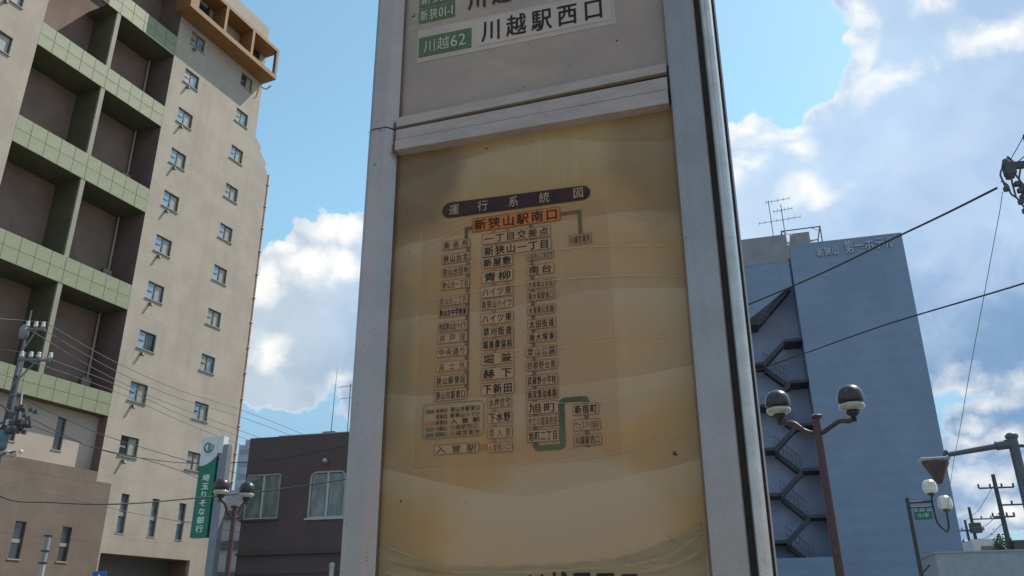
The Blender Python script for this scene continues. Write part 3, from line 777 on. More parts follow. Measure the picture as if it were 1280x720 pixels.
# ================================================================== APARTMENT BUILDING (left)
Fa = Frame(23.6, 290, 590, 54)
apt = Fa.thing('apartment_building', 'tall beige apartment block with green tiled balcony bands and an orange framed top balcony', 'building')
cream = mat('cream_wall', (0.384, 0.323, 0.261), .85, var=.10, vscale=.5, bump=.06, bscale=9, streak=.18, speck=.10, speckscale=9, lines=(2.99, .05, .18))
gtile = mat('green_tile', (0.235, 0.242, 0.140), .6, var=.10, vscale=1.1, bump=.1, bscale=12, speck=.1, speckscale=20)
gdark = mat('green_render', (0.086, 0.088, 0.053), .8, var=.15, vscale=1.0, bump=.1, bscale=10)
fin = mat('green_fin_edge', (0.247, 0.231, 0.167), .7, var=.1, vscale=1)
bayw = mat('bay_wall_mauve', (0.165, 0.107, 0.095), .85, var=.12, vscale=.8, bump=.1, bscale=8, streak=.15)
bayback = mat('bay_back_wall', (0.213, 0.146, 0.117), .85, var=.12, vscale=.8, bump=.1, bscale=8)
wframe = mat('bronze_window_frame', (0.10, 0.09, 0.08), .45, metal=.3)
glass_d = mat('window_glass_dark', (0.035, 0.045, 0.05), .08, spec=.9)
glass_b = mat('window_glass_sky', (0.22, 0.30, 0.36), .1, spec=.9, var=.3, vscale=2)
curtain = mat('window_curtain', (0.30, 0.29, 0.26), .3, var=.25, vscale=3, stretch=(6, 1, 1), spec=.7)
sillm = mat('window_sill', (0.294, 0.260, 0.229), .7)
ventm = mat('vent_metal', (0.16, 0.14, 0.12), .5, metal=.4)
orange = mat('orange_frame', (0.240, 0.115, 0.036), .7, var=.10, vscale=1, bump=.1, bscale=10, streak=.15)
brownw = mat('brown_annex_wall', (0.172, 0.127, 0.098), .85, var=.12, vscale=.7, bump=.06, bscale=8, streak=.2, speck=.12, speckscale=9, lines=(2.8, .05, .4))
pipem = mat('rust_pipe', (0.33, 0.175, 0.085), .6, var=.25, vscale=3)
pipew = mat('white_pipe', (0.374, 0.338, 0.298), .6)
ZTOP = 43.6; UL, UR = -18.1, -9.65
WZ = [37.1 - 2.99 * k for k in range(10)]
holes = [(-8.6, -7.4, z, z + 1.05) for z in WZ] + [(-3.80, -2.66, z, z + 1.05) for z in WZ]
slots = [(-7.93, -7.42, 6.26, 8.26), (-5.83, -5.34, 6.26, 8.26), (-3.85, -3.34, 6.26, 8.26)]
holes_top = [(-9.0, -7.4, 39.4, 41.3), (-3.2, -2.3, 39.9, 40.95)]
w_ = MB().use(cream)
hl = [h for h in holes if h[1] < -1.7] + slots + holes_top + [(-8.62, -2.48, 0, 5.22)]
wall_holes(w_, UR, -1.7, 0, ZTOP, hl)
w_.add([(-1.7, 0, 0), (0, 0, 0), (0, 0, 31.7), (-.35, 0, 32.15), (-.35, 0, 32.6), (-1.05, 0, 33.15), (-1.05, 0, 33.55), (-1.7, 0, 34.0)], [(0, 1, 2, 3, 4, 5, 6, 7)])
w_.add([(0, 0, 0), (0, 12, 0), (0, 12, 31.7), (0, 0, 31.7)], [(0, 1, 2, 3)])
w_.add([(0, .01, 31.7), (0, 12, 31.7), (-1.7, 12, 33.4), (-1.7, .01, 33.4)], [(0, 1, 2, 3)])
w_.add([(-1.7, 0, 33), (-1.7, 12, 33), (-1.7, 12, ZTOP), (-1.7, 0, ZTOP)], [(0, 1, 2, 3)])
w_.add([(UR, 0, ZTOP), (-1.7, 0, ZTOP), (-1.7, 12, ZTOP), (UR, 12, ZTOP)], [(0, 1, 2, 3)])
w_.add([(0, 12, 0), (-26, 12, 0), (-26, 12, 40), (0, 12, 32)], [(0, 1, 2, 3)])
w_.build('wall', apt)
holes_l = [(-20.52, -19.32, 28.38 + 2.99 * k, 29.43 + 2.99 * k) for k in (-8, -7, -6, -5, -4, -3, -2, -1, 0, 1, 2, 3)]
w_ = MB().use(cream); wall_holes(w_, -26, UL, 9.15, 39, holes_l)
w_.add([(UL, 0, 9.15), (UL, 2.0, 9.15), (UL, 2.0, 39), (UL, 0, 39)], [(0, 1, 2, 3)])
w_.add([(-26, 0, 39), (UL, 0, 39), (UL, 12, 39), (-26, 12, 39)], [(0, 1, 2, 3)])
w_.add([(-26, 0, 0), (-26, 12, 0), (-26, 12, 39), (-26, 0, 39)], [(0, 3, 2, 1)])
w_.build('wall', apt)

def make_window(w, h, kind):
    """returns part 'window' with frame/pane/mullion/sill/vent sub-parts, origin at its lower left corner"""
    f = MB().use(wframe); t = .05
    f.box(0, w, .09, .19, 0, t); f.box(0, w, .09, .19, h - t, h); f.box(0, t, .09, .19, t, h - t); f.box(w - t, w, .09, .19, t, h - t)
    win = f.build('window', apt)
    mb(wframe).box(w / 2 - .04, w / 2 + .04, .085, .17, t + .002, h - t - .002).build('mullion', win)
    l, r = [(glass_b, curtain), (glass_b, glass_d), (curtain, glass_b), (glass_d, curtain), (curtain, curtain)][kind]
    mb(l).box(t + .002, w / 2 - .042, .12, .14, t + .002, h - t - .002).build('pane', win)
    mb(r).box(w / 2 + .042, w - t - .002, .14, .16, t + .002, h - t - .002).build('pane', win)
    MB().use(glass_d if l is not glass_d else curtain).box(t + .05, w / 2 - .15, .112, .118, h * .42, h * .5).build('pane_sticker', win)
    mb(sillm).box(-.06, w + .06, -.07, .088, -.05, -.002).build('sill', win)
    return win
protos = {k: make_window(1.2, 1.05, k) for k in range(5)}
usedp = set()
def put_window(u, z, k, vent=True):
    if k not in usedp: win = protos[k]; usedp.add(k)
    else: win = copy_tree(protos[k], apt)
    win.location = (u, 0, z)
    if vent:
        v = MB().use(ventm); v.tube([(0, -.02, 0), (0, -.16, -.03), (-.03, -.20, -.16)], .075, 8)
        v.lathe([(.11, 0), (.11, .02), (.07, .02)], (0, -.02, 0)); v.build('vent_hood', apt, (u + .33, 0, z - .28))
for i, z in enumerate(WZ):
    put_window(-8.6, z, [2, 2, 0, 0, 0, 0, 0, 1, 0, 3][i])
    put_window(-3.83, z, [3, 2, 0, 4, 0, 0, 4, 2, 0, 4][i], vent=False)
for i, h_ in enumerate(holes_l): put_window(h_[0], h_[2], [0, 3, 2, 4][i % 4])
for k in range(5):
    if k not in usedp: put_window(-24, 20, k)
def box_window(u0, u1, z0, z1, y, parent, bars=1, gl=glass_d):
    w, h = u1 - u0, z1 - z0; t = .05
    f = MB().use(wframe); f.box(0, w, 0, .08, 0, t); f.box(0, w, 0, .08, h - t, h); f.box(0, t, 0, .08, t, h - t); f.box(w - t, w, 0, .08, t, h - t)
    win = f.build('window', parent, (u0, y, z0))
    if bars:
        mb(sillm).box(t + .002, w - t - .002, -.01, .06, h * .43, h * .53).build('spandrel', win)
        mb(gl).box(t + .002, w - t - .002, .03, .05, t, h * .43 - .002).build('pane', win)
        mb(gl).box(t + .002, w - t - .002, .035, .055, h * .53 + .002, h - t).build('pane', win)
    else: mb(gl).box(t + .002, w - t - .002, .03, .05, t + .002, h - t - .002).build('pane', win)
    mb(sillm).box(-.05, w + .05, -.14, .08, -.06, -.002).build('sill', win)
    return win
glass_slot = mat('window_glass_bluish', (0.13, 0.17, 0.19), .12, spec=.9, var=.3, vscale=1.5)
for s_ in slots: box_window(*s_, .12, apt, 1, glass_slot)
for s_ in holes_top: box_window(*s_, .12, apt, 0, glass_d)
# garage opening under the block
mb(mat('garage_shutter', (.20, .19, .18), .7, lines=(.12, .02, .5))).box(-8.62, -2.48, 1.6, 1.7, 0, 5.22).build('shutter', apt)
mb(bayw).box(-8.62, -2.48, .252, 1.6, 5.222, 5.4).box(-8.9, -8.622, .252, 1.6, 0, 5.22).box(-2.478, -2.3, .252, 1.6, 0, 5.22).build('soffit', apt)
# balcony bands
BANDS = [(35.35, 36.80), (30.02, 31.48), (24.10, 25.65), (18.02, 19.50), (12.02, 13.25)]
BD = 2.0
tw = (UR - UL) / 10
tile_mesh = None
for bi, (z0, z1) in enumerate(BANDS):
    ul = -14.5 if bi == 0 else UL
    zi = z0 + .0
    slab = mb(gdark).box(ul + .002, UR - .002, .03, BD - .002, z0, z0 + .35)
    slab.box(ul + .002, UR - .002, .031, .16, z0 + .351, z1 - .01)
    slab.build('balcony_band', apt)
    hh = (z1 - z0) / 2
    n0 = 0 if bi else 4
    for r_ in range(2):
        for c_ in range(n0, 10):
            if bi == 4: pass
            key_ = (round(hh, 2),)
            if tile_mesh is None or key_ not in tile_mesh:
                tile_mesh = tile_mesh or {}
                tile_mesh[key_] = mb(gtile).box(.008, tw - .008, 0, .028, .008, hh - .008, .006).mesh('tile')
            o = bpy.data.objects.new('tile', tile_mesh[key_]); C.objects.link(o); o.parent = apt
            o.location = (UL + c_ * tw, random.uniform(-.004, .003), z0 + r_ * hh)
# parapet above the picture, added to bound sunlight in the top left bay
mb(gdark).box(UL + .002, -14.502, .0, .14, 35.35, 38.8).build('parapet', apt)
mb(gdark).box(UL + .002, UR - .002, .0, 2.0, 41.5, 43.4).build('roof_band', apt)
# divider fins, back wall, side walls, pipes
zprev = [(31.49, 35.34), (25.66, 30.01), (19.51, 24.09), (13.26, 18.01)]
for i, (a, b) in enumerate(zprev):
    MB().use(gdark).box(-14.02, -13.78, .15, BD - .004, a, b + (.9 if i == 0 else 0)).build('divider_wall', apt)
    mb(fin).box(-14.03, -13.77, .02, .149, a - .02, b).build('divider_edge', apt)
    mb(pipew).tube([(-9.9, BD - .18, a), (-9.9, BD - .18, b)], .055, 8).build('downpipe', apt)
    if i: mb(ventm).box(-10.9, -10.35, .9, 1.25, a + .02, a + .75, .03).build('outdoor_unit', apt)
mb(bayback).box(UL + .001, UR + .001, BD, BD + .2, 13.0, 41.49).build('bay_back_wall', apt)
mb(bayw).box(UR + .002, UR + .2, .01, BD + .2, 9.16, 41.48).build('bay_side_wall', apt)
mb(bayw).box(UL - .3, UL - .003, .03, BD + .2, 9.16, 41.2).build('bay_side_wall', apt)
# low recess under the last band
slots2 = [(-12.03, -11.53, 9.92, 11.55), (-14.56, -14.06, 9.92, 11.55), (-17.1, -16.6, 9.92, 11.55)]
w_ = MB().use(mat('cream_wall_low', (0.413, 0.335, 0.277), .85, var=.08, vscale=.6, bump=.06, bscale=8)); wall_holes(w_, UL, UR + .001, 9.1, 12.3, slots2, .62, .2); w_.build('recess_wall', apt)
for s_ in slots2: box_window(*s_, .72, apt, 0, glass_d)
mb(brownw).box(UL - 8, UR - .004, -.012, .619, 8.3, 9.12).build('coping', apt)
mb(brownw).box(UL - 8, UR + .001, .622, 1.2, 8.3, 9.098).build('terrace', apt)
# brown annex in front
asl = [(-13.91, -13.36, 4.60, 6.22), (-11.44, -10.92, 4.63, 6.21), (-16.4, -15.86, 4.6, 6.22)]
w_ = MB().use(brownw); wall_holes(w_, -26, -9.13, 0, 8.55, asl, -.5, .22)
w_.add([(-9.13, -.5, 0), (-9.13, 0, 0), (-9.13, 0, 8.55), (-9.13, -.5, 8.55)], [(0, 1, 2, 3)]); w_.add([(-26, -.5, 8.55), (-9.13, -.5, 8.55), (-9.13, -.013, 8.55), (-26, -.013, 8.55)], [(0, 1, 2, 3)])
w_.build('annex_wall', apt)
for s_ in asl: box_window(*s_, -.40, apt, 1, glass_d)
# orange framed balcony
OL, OR, OD = -9.70, -1.70, -1.25
mb(orange).box(OL, OR, OD, -.003, 38.50, 38.85).build('balcony_floor', apt)
mb(orange).box(OL, OR, OD + .001, -.003, 40.86, 41.12).build('balcony_roof', apt)
for u in (OL + .002, -7.18, -4.52, OR - .24):
    mb(orange).box(u, u + .22, OD + .003, (-.1 if u in (OL + .002, -7.18, -4.52) else OD + .25), 38.852, 40.858).build('post', apt)
mb(orange).box(OL - .45, OL - .002, OD, -.003, 38.50, 41.12).build('end_wall', apt)
mb(sillm).tube([(-1.9, -.1, 38.1), (-1.62, -.35, 38.0), (-1.45, -.6, 38.35)], .05, 6).build('wall_bracket', apt)
mb(cream).box(-6.4, -5.3, .5, 1.6, ZTOP, ZTOP + 2.2).build('roof_box', apt)
# drainpipe at the right corner
pp = MB().use(pipem)
pp.tube([(.10, .04, 0), (.10, .04, 31.8)], .085, 8)
for k in range(18): pp.lathe([(.13, 0), (.13, .12), (.08, .12)], (.10, .04, 1.2 + k * 1.75), 8)
pp.build('drainpipe', apt)
mb(mat('ochre_wall', (.50, .39, .23), .85, var=.15, vscale=1, streak=.3)).box(.25, 1.1, .3, 6, 0, 9.3).build('side_wall', apt)
mb(pipem).box(.50, .62, .24, .299, 1.0, 8.6).box(.85, .93, .24, .299, 0, 9.2).build('rust_strip', apt)
# small white wall lamp
mb(pipew).tube([(-3.3, -.02, 7.3), (-2.9, -.45, 7.27)], .03, 8).build('wall_lamp', apt)

# ================================================================== HOTEL (right)
H = Frame(106, 1100, 600, 60)
hot = H.thing('hotel_building', 'blue grey windowless hotel slab with an outside stair on its left side', 'building')
blue = mat('hotel_wall', (0.177, 0.248, 0.356), .55, var=.07, vscale=.35, bump=.12, bscale=1.5, speck=.08, speckscale=8, streak=.10)
blued = mat('hotel_side_wall', (0.283, 0.340, 0.485), .75, var=.12, vscale=.6, bump=.2, bscale=3)
hconc = mat('hotel_parapet', (0.247, 0.245, 0.281), .8, var=.12, vscale=.8, bump=.2, bscale=4)
steel = mat('stair_steel', (0.041, 0.040, 0.054), .6, var=.2, vscale=2)
steel2 = mat('stair_rail', (0.135, 0.120, 0.135), .6)
def hotel_wall_mat():
    """tiled slab: fine horizontal courses with slight waviness that catch the sky"""
    m = blue; t = m.node_tree; b = t.nodes['Principled BSDF']; nn, lk = t.nodes.new, t.links.new
    tcn = nn('ShaderNodeTexCoord'); wv = nn('ShaderNodeTexWave'); wv.wave_type = 'BANDS'; wv.bands_direction = 'Z'
    wv.inputs['Scale'].default_value = .33; wv.inputs['Distortion'].default_value = 1.1; wv.inputs['Detail'].default_value = 2; wv.inputs['Detail Scale'].default_value = .6
    lk(tcn.outputs['Object'], wv.inputs[0])
    bp = nn('ShaderNodeBump'); bp.inputs['Strength'].default_value = .07; bp.inputs['Distance'].default_value = .5; lk(wv.outputs[1], bp.inputs['Height'])
    old = b.inputs['Normal'].links[0].from_socket
    lk(old, bp.inputs['Normal']); lk(bp.outputs[0], b.inputs['Normal'])
hotel_wall_mat()
mb(blue).add([(-3.45, 0, 0), (4.02, 0, 0), (4.42, 0, 27.92), (-3.45, 0, 28.0), (-3.45, 13, 0), (4.02, 13, 0), (4.42, 13, 27.92), (-3.45, 13, 28.0)],
             [(0, 1, 2, 3), (1, 5, 6, 2), (5, 4, 7, 6), (4, 0, 3, 7), (3, 2, 6, 7)]).build('wall', hot)
mb(hconc).box(-3.52, -3.30, -.03, .4, 27.6, 28.03).build('corner_cap', hot)
mb(hconc).box(-9.5, -3.62, -.02, .25, 26.72, 28.93).build('parapet', hot)
mb(pipew).box(-3.60, -3.50, -.03, .25, 26.9, 29.05).build('corner_strip', hot)
mb(blue).box(-9.5, -3.62, 0, .25, 24.9, 26.718).build('upper_wall', hot)
mb(blued).box(-9.5, -3.46, 2.3, 2.5, 0, 28.6).build('stair_back_wall', hot)
mb(blue).box(-9.5, -3.46, -.3, .1, 0, 5.55).build('low_wall', hot)
mb(blued).box(-9.8, -9.5, 0, 13, 0, 28.6).build('far_side_wall', hot)
# a strip of sloping wall under the top landing
mb(blue).prism([(-9.5, 24.9), (-3.62, 24.9), (-3.62, 24.75), (-4.3, 24.35), (-5.3, 23.6), (-6.5, 22.75), (-9.5, 21.0)], .0, .22).build('sloping_wall', hot)
# zigzag stair
RZ = [20.75 - 3.11 * k for k in range(6)]
st = H.thing('outside_staircase', 'dark steel zigzag fire stair climbing the left side of the hotel slab', 'staircase')
def flight(x0, z0, x1, z1, y0, y1, m):
    b = MB().use(m); n = 8
    b.prism([(x0, z0 - .42), (x1, z1 - .42), (x1, z1 - .02), (x0, z0 - .02)] if x0 < x1 else [(x1, z1 - .42), (x0, z0 - .42), (x0, z0 - .02), (x1, z1 - .02)], y0, y0 + .06)
    b.prism([(x0, z0 - .42), (x1, z1 - .42), (x1, z1 - .02), (x0, z0 - .02)] if x0 < x1 else [(x1, z1 - .42), (x0, z0 - .42), (x0, z0 - .02), (x1, z1 - .02)], y1 - .06, y1)
    for i in range(n):
        t = (i + .5) / n; x = x0 + (x1 - x0) * t; z = z0 + (z1 - z0) * t
        b.box(x - .14, x + .14, y0 + .061, y1 - .061, z - .12, z - .08); b.box(x - .02, x + .02, y0 + .062, y1 - .062, z - .30, z - .121)
    return b
def rail(x0, z0, x1, z1, y):
    b = MB().use(steel2)
    b.tube([(x0, y, z0 + 1.0), (x1, y, z1 + 1.0)], .03, 6); b.tube([(x0, y, z0 + .5), (x1, y, z1 + .5)], .02, 6)
    for i in range(7):
        t = i / 6; x = x0 + (x1 - x0) * t; z = z0 + (z1 - z0) * t; b.tube([(x, y, z), (x, y, z + 1.0)], .018, 5)
    return b
for k, z in enumerate(RZ):
    zl = z - 1.56
    mb(steel).box(-4.72, -3.47, .35, 2.28, z - .22, z, .02).build('landing', st)
    mb(steel).box(-8.2, -6.35, .35, 2.28, zl - .22, zl, .02).build('landing', st)
    flight(-6.349, zl, -4.721, z, .36, 1.2, steel).build('flight', st)
    f2 = flight(-6.349, zl, -4.721, z - 3.11, 1.35, 2.2, steel)
    f2.build('flight', st)
    rail(-6.3, zl, -4.75, z - 3.11, 1.30).build('handrail', st)
    if k == 0:
        flight(-6.349, z + 1.6, -3.7, z + 4.3, .36, 1.2, steel).build('flight', st)
        mb(steel).box(-8.2, -6.35, .35, 2.28, z + 1.35, z + 1.57, .02).build('landing', st)
        rail(-6.3, z + 1.57, -4.7, z + .0, .30).build('handrail', st)
# rooftop lettering, antennas, frame and tank
sg = H.thing('hotel_lettering', 'raised white hotel name letters high on the blue grey hotel wall', 'lettering')
lw = mat('sign_letter_white', (0.360, 0.382, 0.429), .5)
x0, z1 = H.hit(1020, 312, -.12); x1, z0 = H.hit(1050, 318, -.12)
text(mb(lw), '新狭山', x0, x1, 26.75, 27.42, -.12, .045, .04, .1).build('small_letter', sg)
x2, _ = H.hit(1055, 310, -.12); x3, _ = H.hit(1119, 306, -.12)
for i, ch in enumerate('第一ホテル'):
    a = x2 + (x3 - x2) * i / 5
    text(mb(lw), ch, a, a + (x3 - x2) / 5, 26.72, 27.78, -.12, .03, .04, .1).build('large_letter', sg)
tk = H.thing('rooftop_tank', 'beige water tank inside a grey steel frame on the hotel roof', 'water tank')
fr = MB().use(mat('galvanised_frame', (.16, .165, .18), .6, metal=.3))
for x in (-3.75, -.95):
    for y in (.6, 3.0): fr.tube([(x, y, 28.0), (x, y, 29.55)], .05, 6)
for y in (.6, 3.0):
    for z in (28.1, 29.5): fr.tube([(-3.75, y, z), (-.95, y, z)], .05, 6)
    fr.tube([(-3.75, y, 29.5), (-3.0, y, 29.0)], .03, 5); fr.tube([(-3.0, y, 28.1), (-3.75, y, 28.9)], .03, 5); fr.tube([(-1.6, y, 29.5), (-.95, y, 29.1)], .03, 5)
for x in (-3.75, -.95):
    for z in (28.1, 29.5): fr.tube([(x, .6, z), (x, 3.0, z)], .05, 6)
fr.build('frame', tk)
tb = MB().use(mat('tank_beige', (.30, .28, .25), .6, var=.1, vscale=3)); tb.box(-3.15, -1.75, .9, 2.7, 28.1, 29.35, .03)
for x in (-2.8, -2.45, -2.1): tb.box(x - .02, x + .02, .88, .899, 28.15, 29.3)
tb.build('tank', tk)
def antenna(px, py0, py1, Fr, y, z0, label, els):
    x, _ = Fr.hit(px, py0, y); _, z1 = Fr.hit(px, py1, y)
    t = thing('tv_antenna', label, 'antenna', Fr.at(x, y, z0), Fr.th, None)
    am = mat('antenna_metal', (.20, .21, .23), .5, metal=.5)
    mb(am).tube([(0, 0, 0), (0, 0, z1 - z0)], .035, 6).build('mast', t)
    for (dz, x0, x1, tilt, n) in els:
        b = mb(am); zz = z1 - z0 + dz; b.tube([(x0, 0, zz - tilt), (x1, 0, zz + tilt)], .025, 5)
        for i in range(n):
            xx = x0 + (x1 - x0) * i / max(1, n - 1); tt = -tilt + 2 * tilt * i / max(1, n - 1); b.tube([(xx, -.35, zz + tt), (xx, .35, zz + tt)], .014, 4)
        b.build('yagi', t)
antenna(966, 290, 250, H, 2.0, 28.6, 'taller thin roof antenna at the left end of the hotel roof beside the water tank', [(-.1, -.2, 1.6, .05, 5)])
antenna(981, 290, 255, H, 1.4, 28.0, 'second roof antenna with long crossbars beside the hotel water tank', [(-.5, -.6, .8, .05, 6), (-1.35, -1.8, 1.3, .06, 8)])

# ================================================================== BROWN BUILDING
Bf = Frame(103, 400, 600, 28)
br = Bf.thing('brown_shop_building', 'low dark brown building with two white framed upper windows left of the bus stop', 'building')
brown = mat('brown_tile_wall', (0.081, 0.052, 0.049), .75, var=.10, vscale=.8, bump=.15, bscale=9, speck=.12, speckscale=24)
brown2 = mat('brown_ledge', (0.060, 0.040, 0.042), .7, var=.1, vscale=1)
whitef = mat('white_window_frame', (0.368, 0.367, 0.360), .45)
glass_g = mat('window_glass_greenish', (0.096, 0.100, 0.081), .12, spec=.8, col2=(.20, .20, .175), vscale=1.6, stretch=(3, 1, 1))
bx0, bt = Bf.hit(313, 548); bx1 = 3.2
bw = [(*sorted((Bf.hit(305, 620)[0], Bf.hit(349, 620)[0])), Bf.hit(325, 649)[1], Bf.hit(330, 592)[1]), (*sorted((Bf.hit(385, 620)[0], Bf.hit(431, 620)[0])), Bf.hit(405, 647)[1], Bf.hit(410, 588)[1])]
ledz = Bf.hit(360, 690)[1]
lx = bx0
w_ = MB().use(brown)
wall_holes(w_, lx, bx1, ledz, bt, bw, 0, .22)
w_.add([(lx, 0, 0), (lx, 9, 0), (lx, 9, bt), (lx, 0, bt)], [(0, 3, 2, 1)]); w_.add([(lx, 9, 0), (bx1, 9, 0), (bx1, 9, bt), (lx, 9, bt)], [(0, 3, 2, 1)])
w_.add([(bx1, 0, 0), (bx1, 9, 0), (bx1, 9, bt), (bx1, 0, bt)], [(0, 1, 2, 3)]); w_.add([(lx, 0, bt), (bx1, 0, bt), (bx1, 9, bt), (lx, 9, bt)], [(0, 1, 2, 3)])
w_.build('wall', br)
mb(brown2).box(lx - .02, bx1, -.10, .2, ledz - .08, ledz - .002, .01).build('ledge', br)
mb(brown).box(lx, bx1, .02, .25, ledz - .65, ledz - .082).build('fascia', br)
lowf = MB().use(mat('shop_front_dark', (.03, .035, .04), .3, spec=.7)).box(lx, bx1, .35, .5, 0, ledz - .65); lowf.build('shop_front', br)
mb(brown2).box(lx, bx1, .05, .34, ledz - .80, ledz - .652).build('lintel', br)
for i, (a, b, c, d) in enumerate(bw):
    w, h = b - a, d - c; t = .055
    f = MB().use(whitef)
    if i == 0:
        f.box(0, w, 0, .1, 0, t); f.box(0, w, 0, .1, h - t, h); f.box(0, t, 0, .1, t, h - t); f.box(w - t, w, 0, .1, t, h - t)
    else:
        # round-cornered frame at the top
        r = .24
        def rr(o):
            out = [(o, o), (w - o, o)]
            for k in range(7): q = R(k * 15); out.append((w - r + (r - o) * math.cos(q), h - r + (r - o) * math.sin(q)))
            for k in range(7): q = R(90 + k * 15); out.append((r + (r - o) * math.cos(q), h - r + (r - o) * math.sin(q)))
            return out
        A_, B_ = rr(0), rr(t); n = len(A_)
        f.add([(x, -.02, z) for x, z in A_] + [(x, -.02, z) for x, z in B_], [(k, (k + 1) % n, (k + 1) % n + n, k + n) for k in range(n)])
        f.add([(x, -.02, z) for x, z in B_] + [(x, .1, z) for x, z in B_], [(k, (k + 1) % n, (k + 1) % n + n, k + n) for k in range(n)])
        sp_ = MB().use(brown)
        for sx in (0, 1):
            pts = [(0, h)] + [(r + r * math.cos(R(90 + k * 15)), h - r + r * math.sin(R(90 + k * 15))) for k in range(7)]
            if sx: pts = [(w - x, z) for x, z in pts][::-1]
            mb(brown).prism(pts, -.140, .05).build('corner_infill', br, (a, .14, c))
    win = f.build('window', br, (a, .06, c))
    mb(whitef).box(w / 2 - .035, w / 2 + .035, .0, .09, t + .001, h - t - .001).build('mullion', win)
    mb(glass_g).box(t, w / 2 - .036, .04, .05, t, h - t - (.0 if i == 0 else .02)).build('pane', win)
    mb(glass_g).box(w / 2 + .036, w - t, .05, .06, t, h - t - (.0 if i == 0 else .02)).build('pane', win)
    mb(whitef if i else brown2).box(-.05, w + .05, -.12, -.001 if i == 0 else -.021, -.06, -.001).build('sill', win)
vx, vz = Bf.hit(408, 577)
v = MB().use(whitef); v.lathe([(.0, .12), (.06, .10), (.085, .04), (.085, 0), (.0, 0)], (0, -.12, -.02), 10); v.tube([(0, 0, 0), (0, -.1, .0)], .05, 8); v.build('vent_hood', br, (vx, 0, vz))
rx, rz_ = Bf.hit(352, 544, .5)
mb(mat('roof_sheet', (.34, .33, .32), .5, var=.1)).box(rx, bx1, .3, 4, bt + .002, bt + .10).build('roof_sheet', br)
ax, az_ = Bf.hit(414, 536, .8)
mb(ventm).box(ax - .22, ax + .22, .6, 1.0, bt + .1, bt + .22).build('antenna_foot', br)
an = MB().use(mat('antenna_metal', (.2, .21, .23), .5)); _, zt = Bf.hit(419, 460, .8)
an.tube([(ax, .8, bt + .1), (ax + .06, .8, zt)], .018, 6, r1=.006); an.build('mast_antenna', br)
rz2 = Bf.hit(436, 480, 2)[1]; x2_ = Bf.hit(437, 500, 2)[0]
an = MB().use(MATS['antenna_metal']); an.tube([(x2_, 2, bt), (x2_, 2, rz2)], .02, 5); an.tube([(x2_ - .5, 2, rz2 - .1), (x2_ + .5, 2, rz2 - .05)], .012, 5); an.tube([(x2_ - .4, 2, rz2 - .55), (x2_ + .5, 2, rz2 - .5)], .012, 5)
an.build('roof_antenna', br)
px_, pz_ = Bf.hit(415, 706, -1.0)
t = thing('white_marker_post', 'thin white post with a rounded cap in front of the brown building', 'post', Bf.at(px_, -1.0))
MB().use(pipew).tube([(0, 0, 0), (0, 0, pz_ - .05)], .07, 10).build('post', t); mb(pipew).lathe([(.075, 0), (.09, .02), (.075, .1), (0, .13)], (0, 0, pz_ - .05), 10).build('cap', t)

# ================================================================== BANK SIGN
p0 = W(283, 560, 28); bth = R(-16)
bk = thing('bank_sign', 'tall grey pole sign with white head and green bank banner beside the apartment block', 'sign', (p0.x, p0.y, 0), bth)
polem = mat('sign_pole_grey', (.20, .21, .24), .5, metal=.2, var=.1)
whites = mat('sign_face_white', (.58, .60, .62), .45, var=.05)
greens = mat('sign_face_green', (.012, .155, .090), .45, var=.08)
mb(polem).box(-.14, .14, -.12, .12, 0, 6.98).build('pole', bk)
mb(polem).box(-.45, .14, -.10, .10, 6.982, 7.12).build('arm', bk)
bz0, bz1 = 4.24, 7.40
bxl, bxr = -.84, -.24
# head white, lower edge curved; banner below
hdp = MB().use(whites)
cut = [(bxl + (bxr - bxl) * k / 8, 6.46 + .30 * (k / 8) ** 2.4) for k in range(9)]
hdp.prism([(bxl, 7.36), (bxl, 6.46)] + cut[1:-1] + [(bxr, 6.76), (bxr, 7.42)][:2][::1] if False else [(bxl, 6.46)] + cut[1:-1] + [(bxr, 6.76), (bxr, 7.42), (bxl, 7.38)], -.14, .14)
hdp.build('sign_head', bk)
mb(whites).box(bxr + .002, bxr + .20, -.13, .13, 6.85, 7.40).build('head_side', bk)
gp = MB().use(greens)
gp.prism([(bxl, bz0), (bxr, bz0), (bxr, 6.758)] + [(x, z - .002) for x, z in cut[::-1][1:-1]] + [(bxl, 6.458)], -.12, .12)
gp.build('banner', bk)
tm = mat('banner_letters', (.60, .68, .64), .5)
tb = mb(tm); zt = 5.98; step = .262; ch_list = '埼玉りそな銀行'
for i, ch in enumerate(ch_list):
    z = 6.19 - i * step
    text(tb, ch, bxl + .17, bxr - .15, z - .225, z, -.126, .045, .0)
tb.build('lettering', bk)
lg = MB().use(mat('logo_green', (.02, .13, .12), .5))
def ring(cx, cz, r0, r1, a0, a1, y, n=18):
    vs = []; fs = []
    for k in range(n + 1):
        a = R(a0 + (a1 - a0) * k / n); vs += [(cx + r0 * math.cos(a), y, cz + r0 * math.sin(a)), (cx + r1 * math.cos(a), y, cz + r1 * math.sin(a))]
        if k: fs.append((2 * k - 2, 2 * k - 1, 2 * k + 1, 2 * k))
    lg.add(vs, fs)
cx = (bxl + bxr) / 2 - .02; cz = 7.05
ring(cx, cz, .14, .185, 100, 385, -.146); ring(cx + .02, cz + .05, .045, .085, -80, 150, -.146)
ring(cx - .05, cz - .07, .05, .09, 150, 330, -.147)
lg.add([(cx - .03, -.148, cz - .1), (cx + .01, -.148, cz - .1), (cx + .03, -.148, cz + .12), (cx - .01, -.148, cz + .12)], [(0, 1, 2, 3)])
lg.add([(cx + .02, -.149, cz - .02), (cx + .06, -.149, cz - .02), (cx + .12, -.149, cz - .12), (cx + .07, -.149, cz - .12)], [(0, 1, 2, 3)])
lg.build('logo', bk)
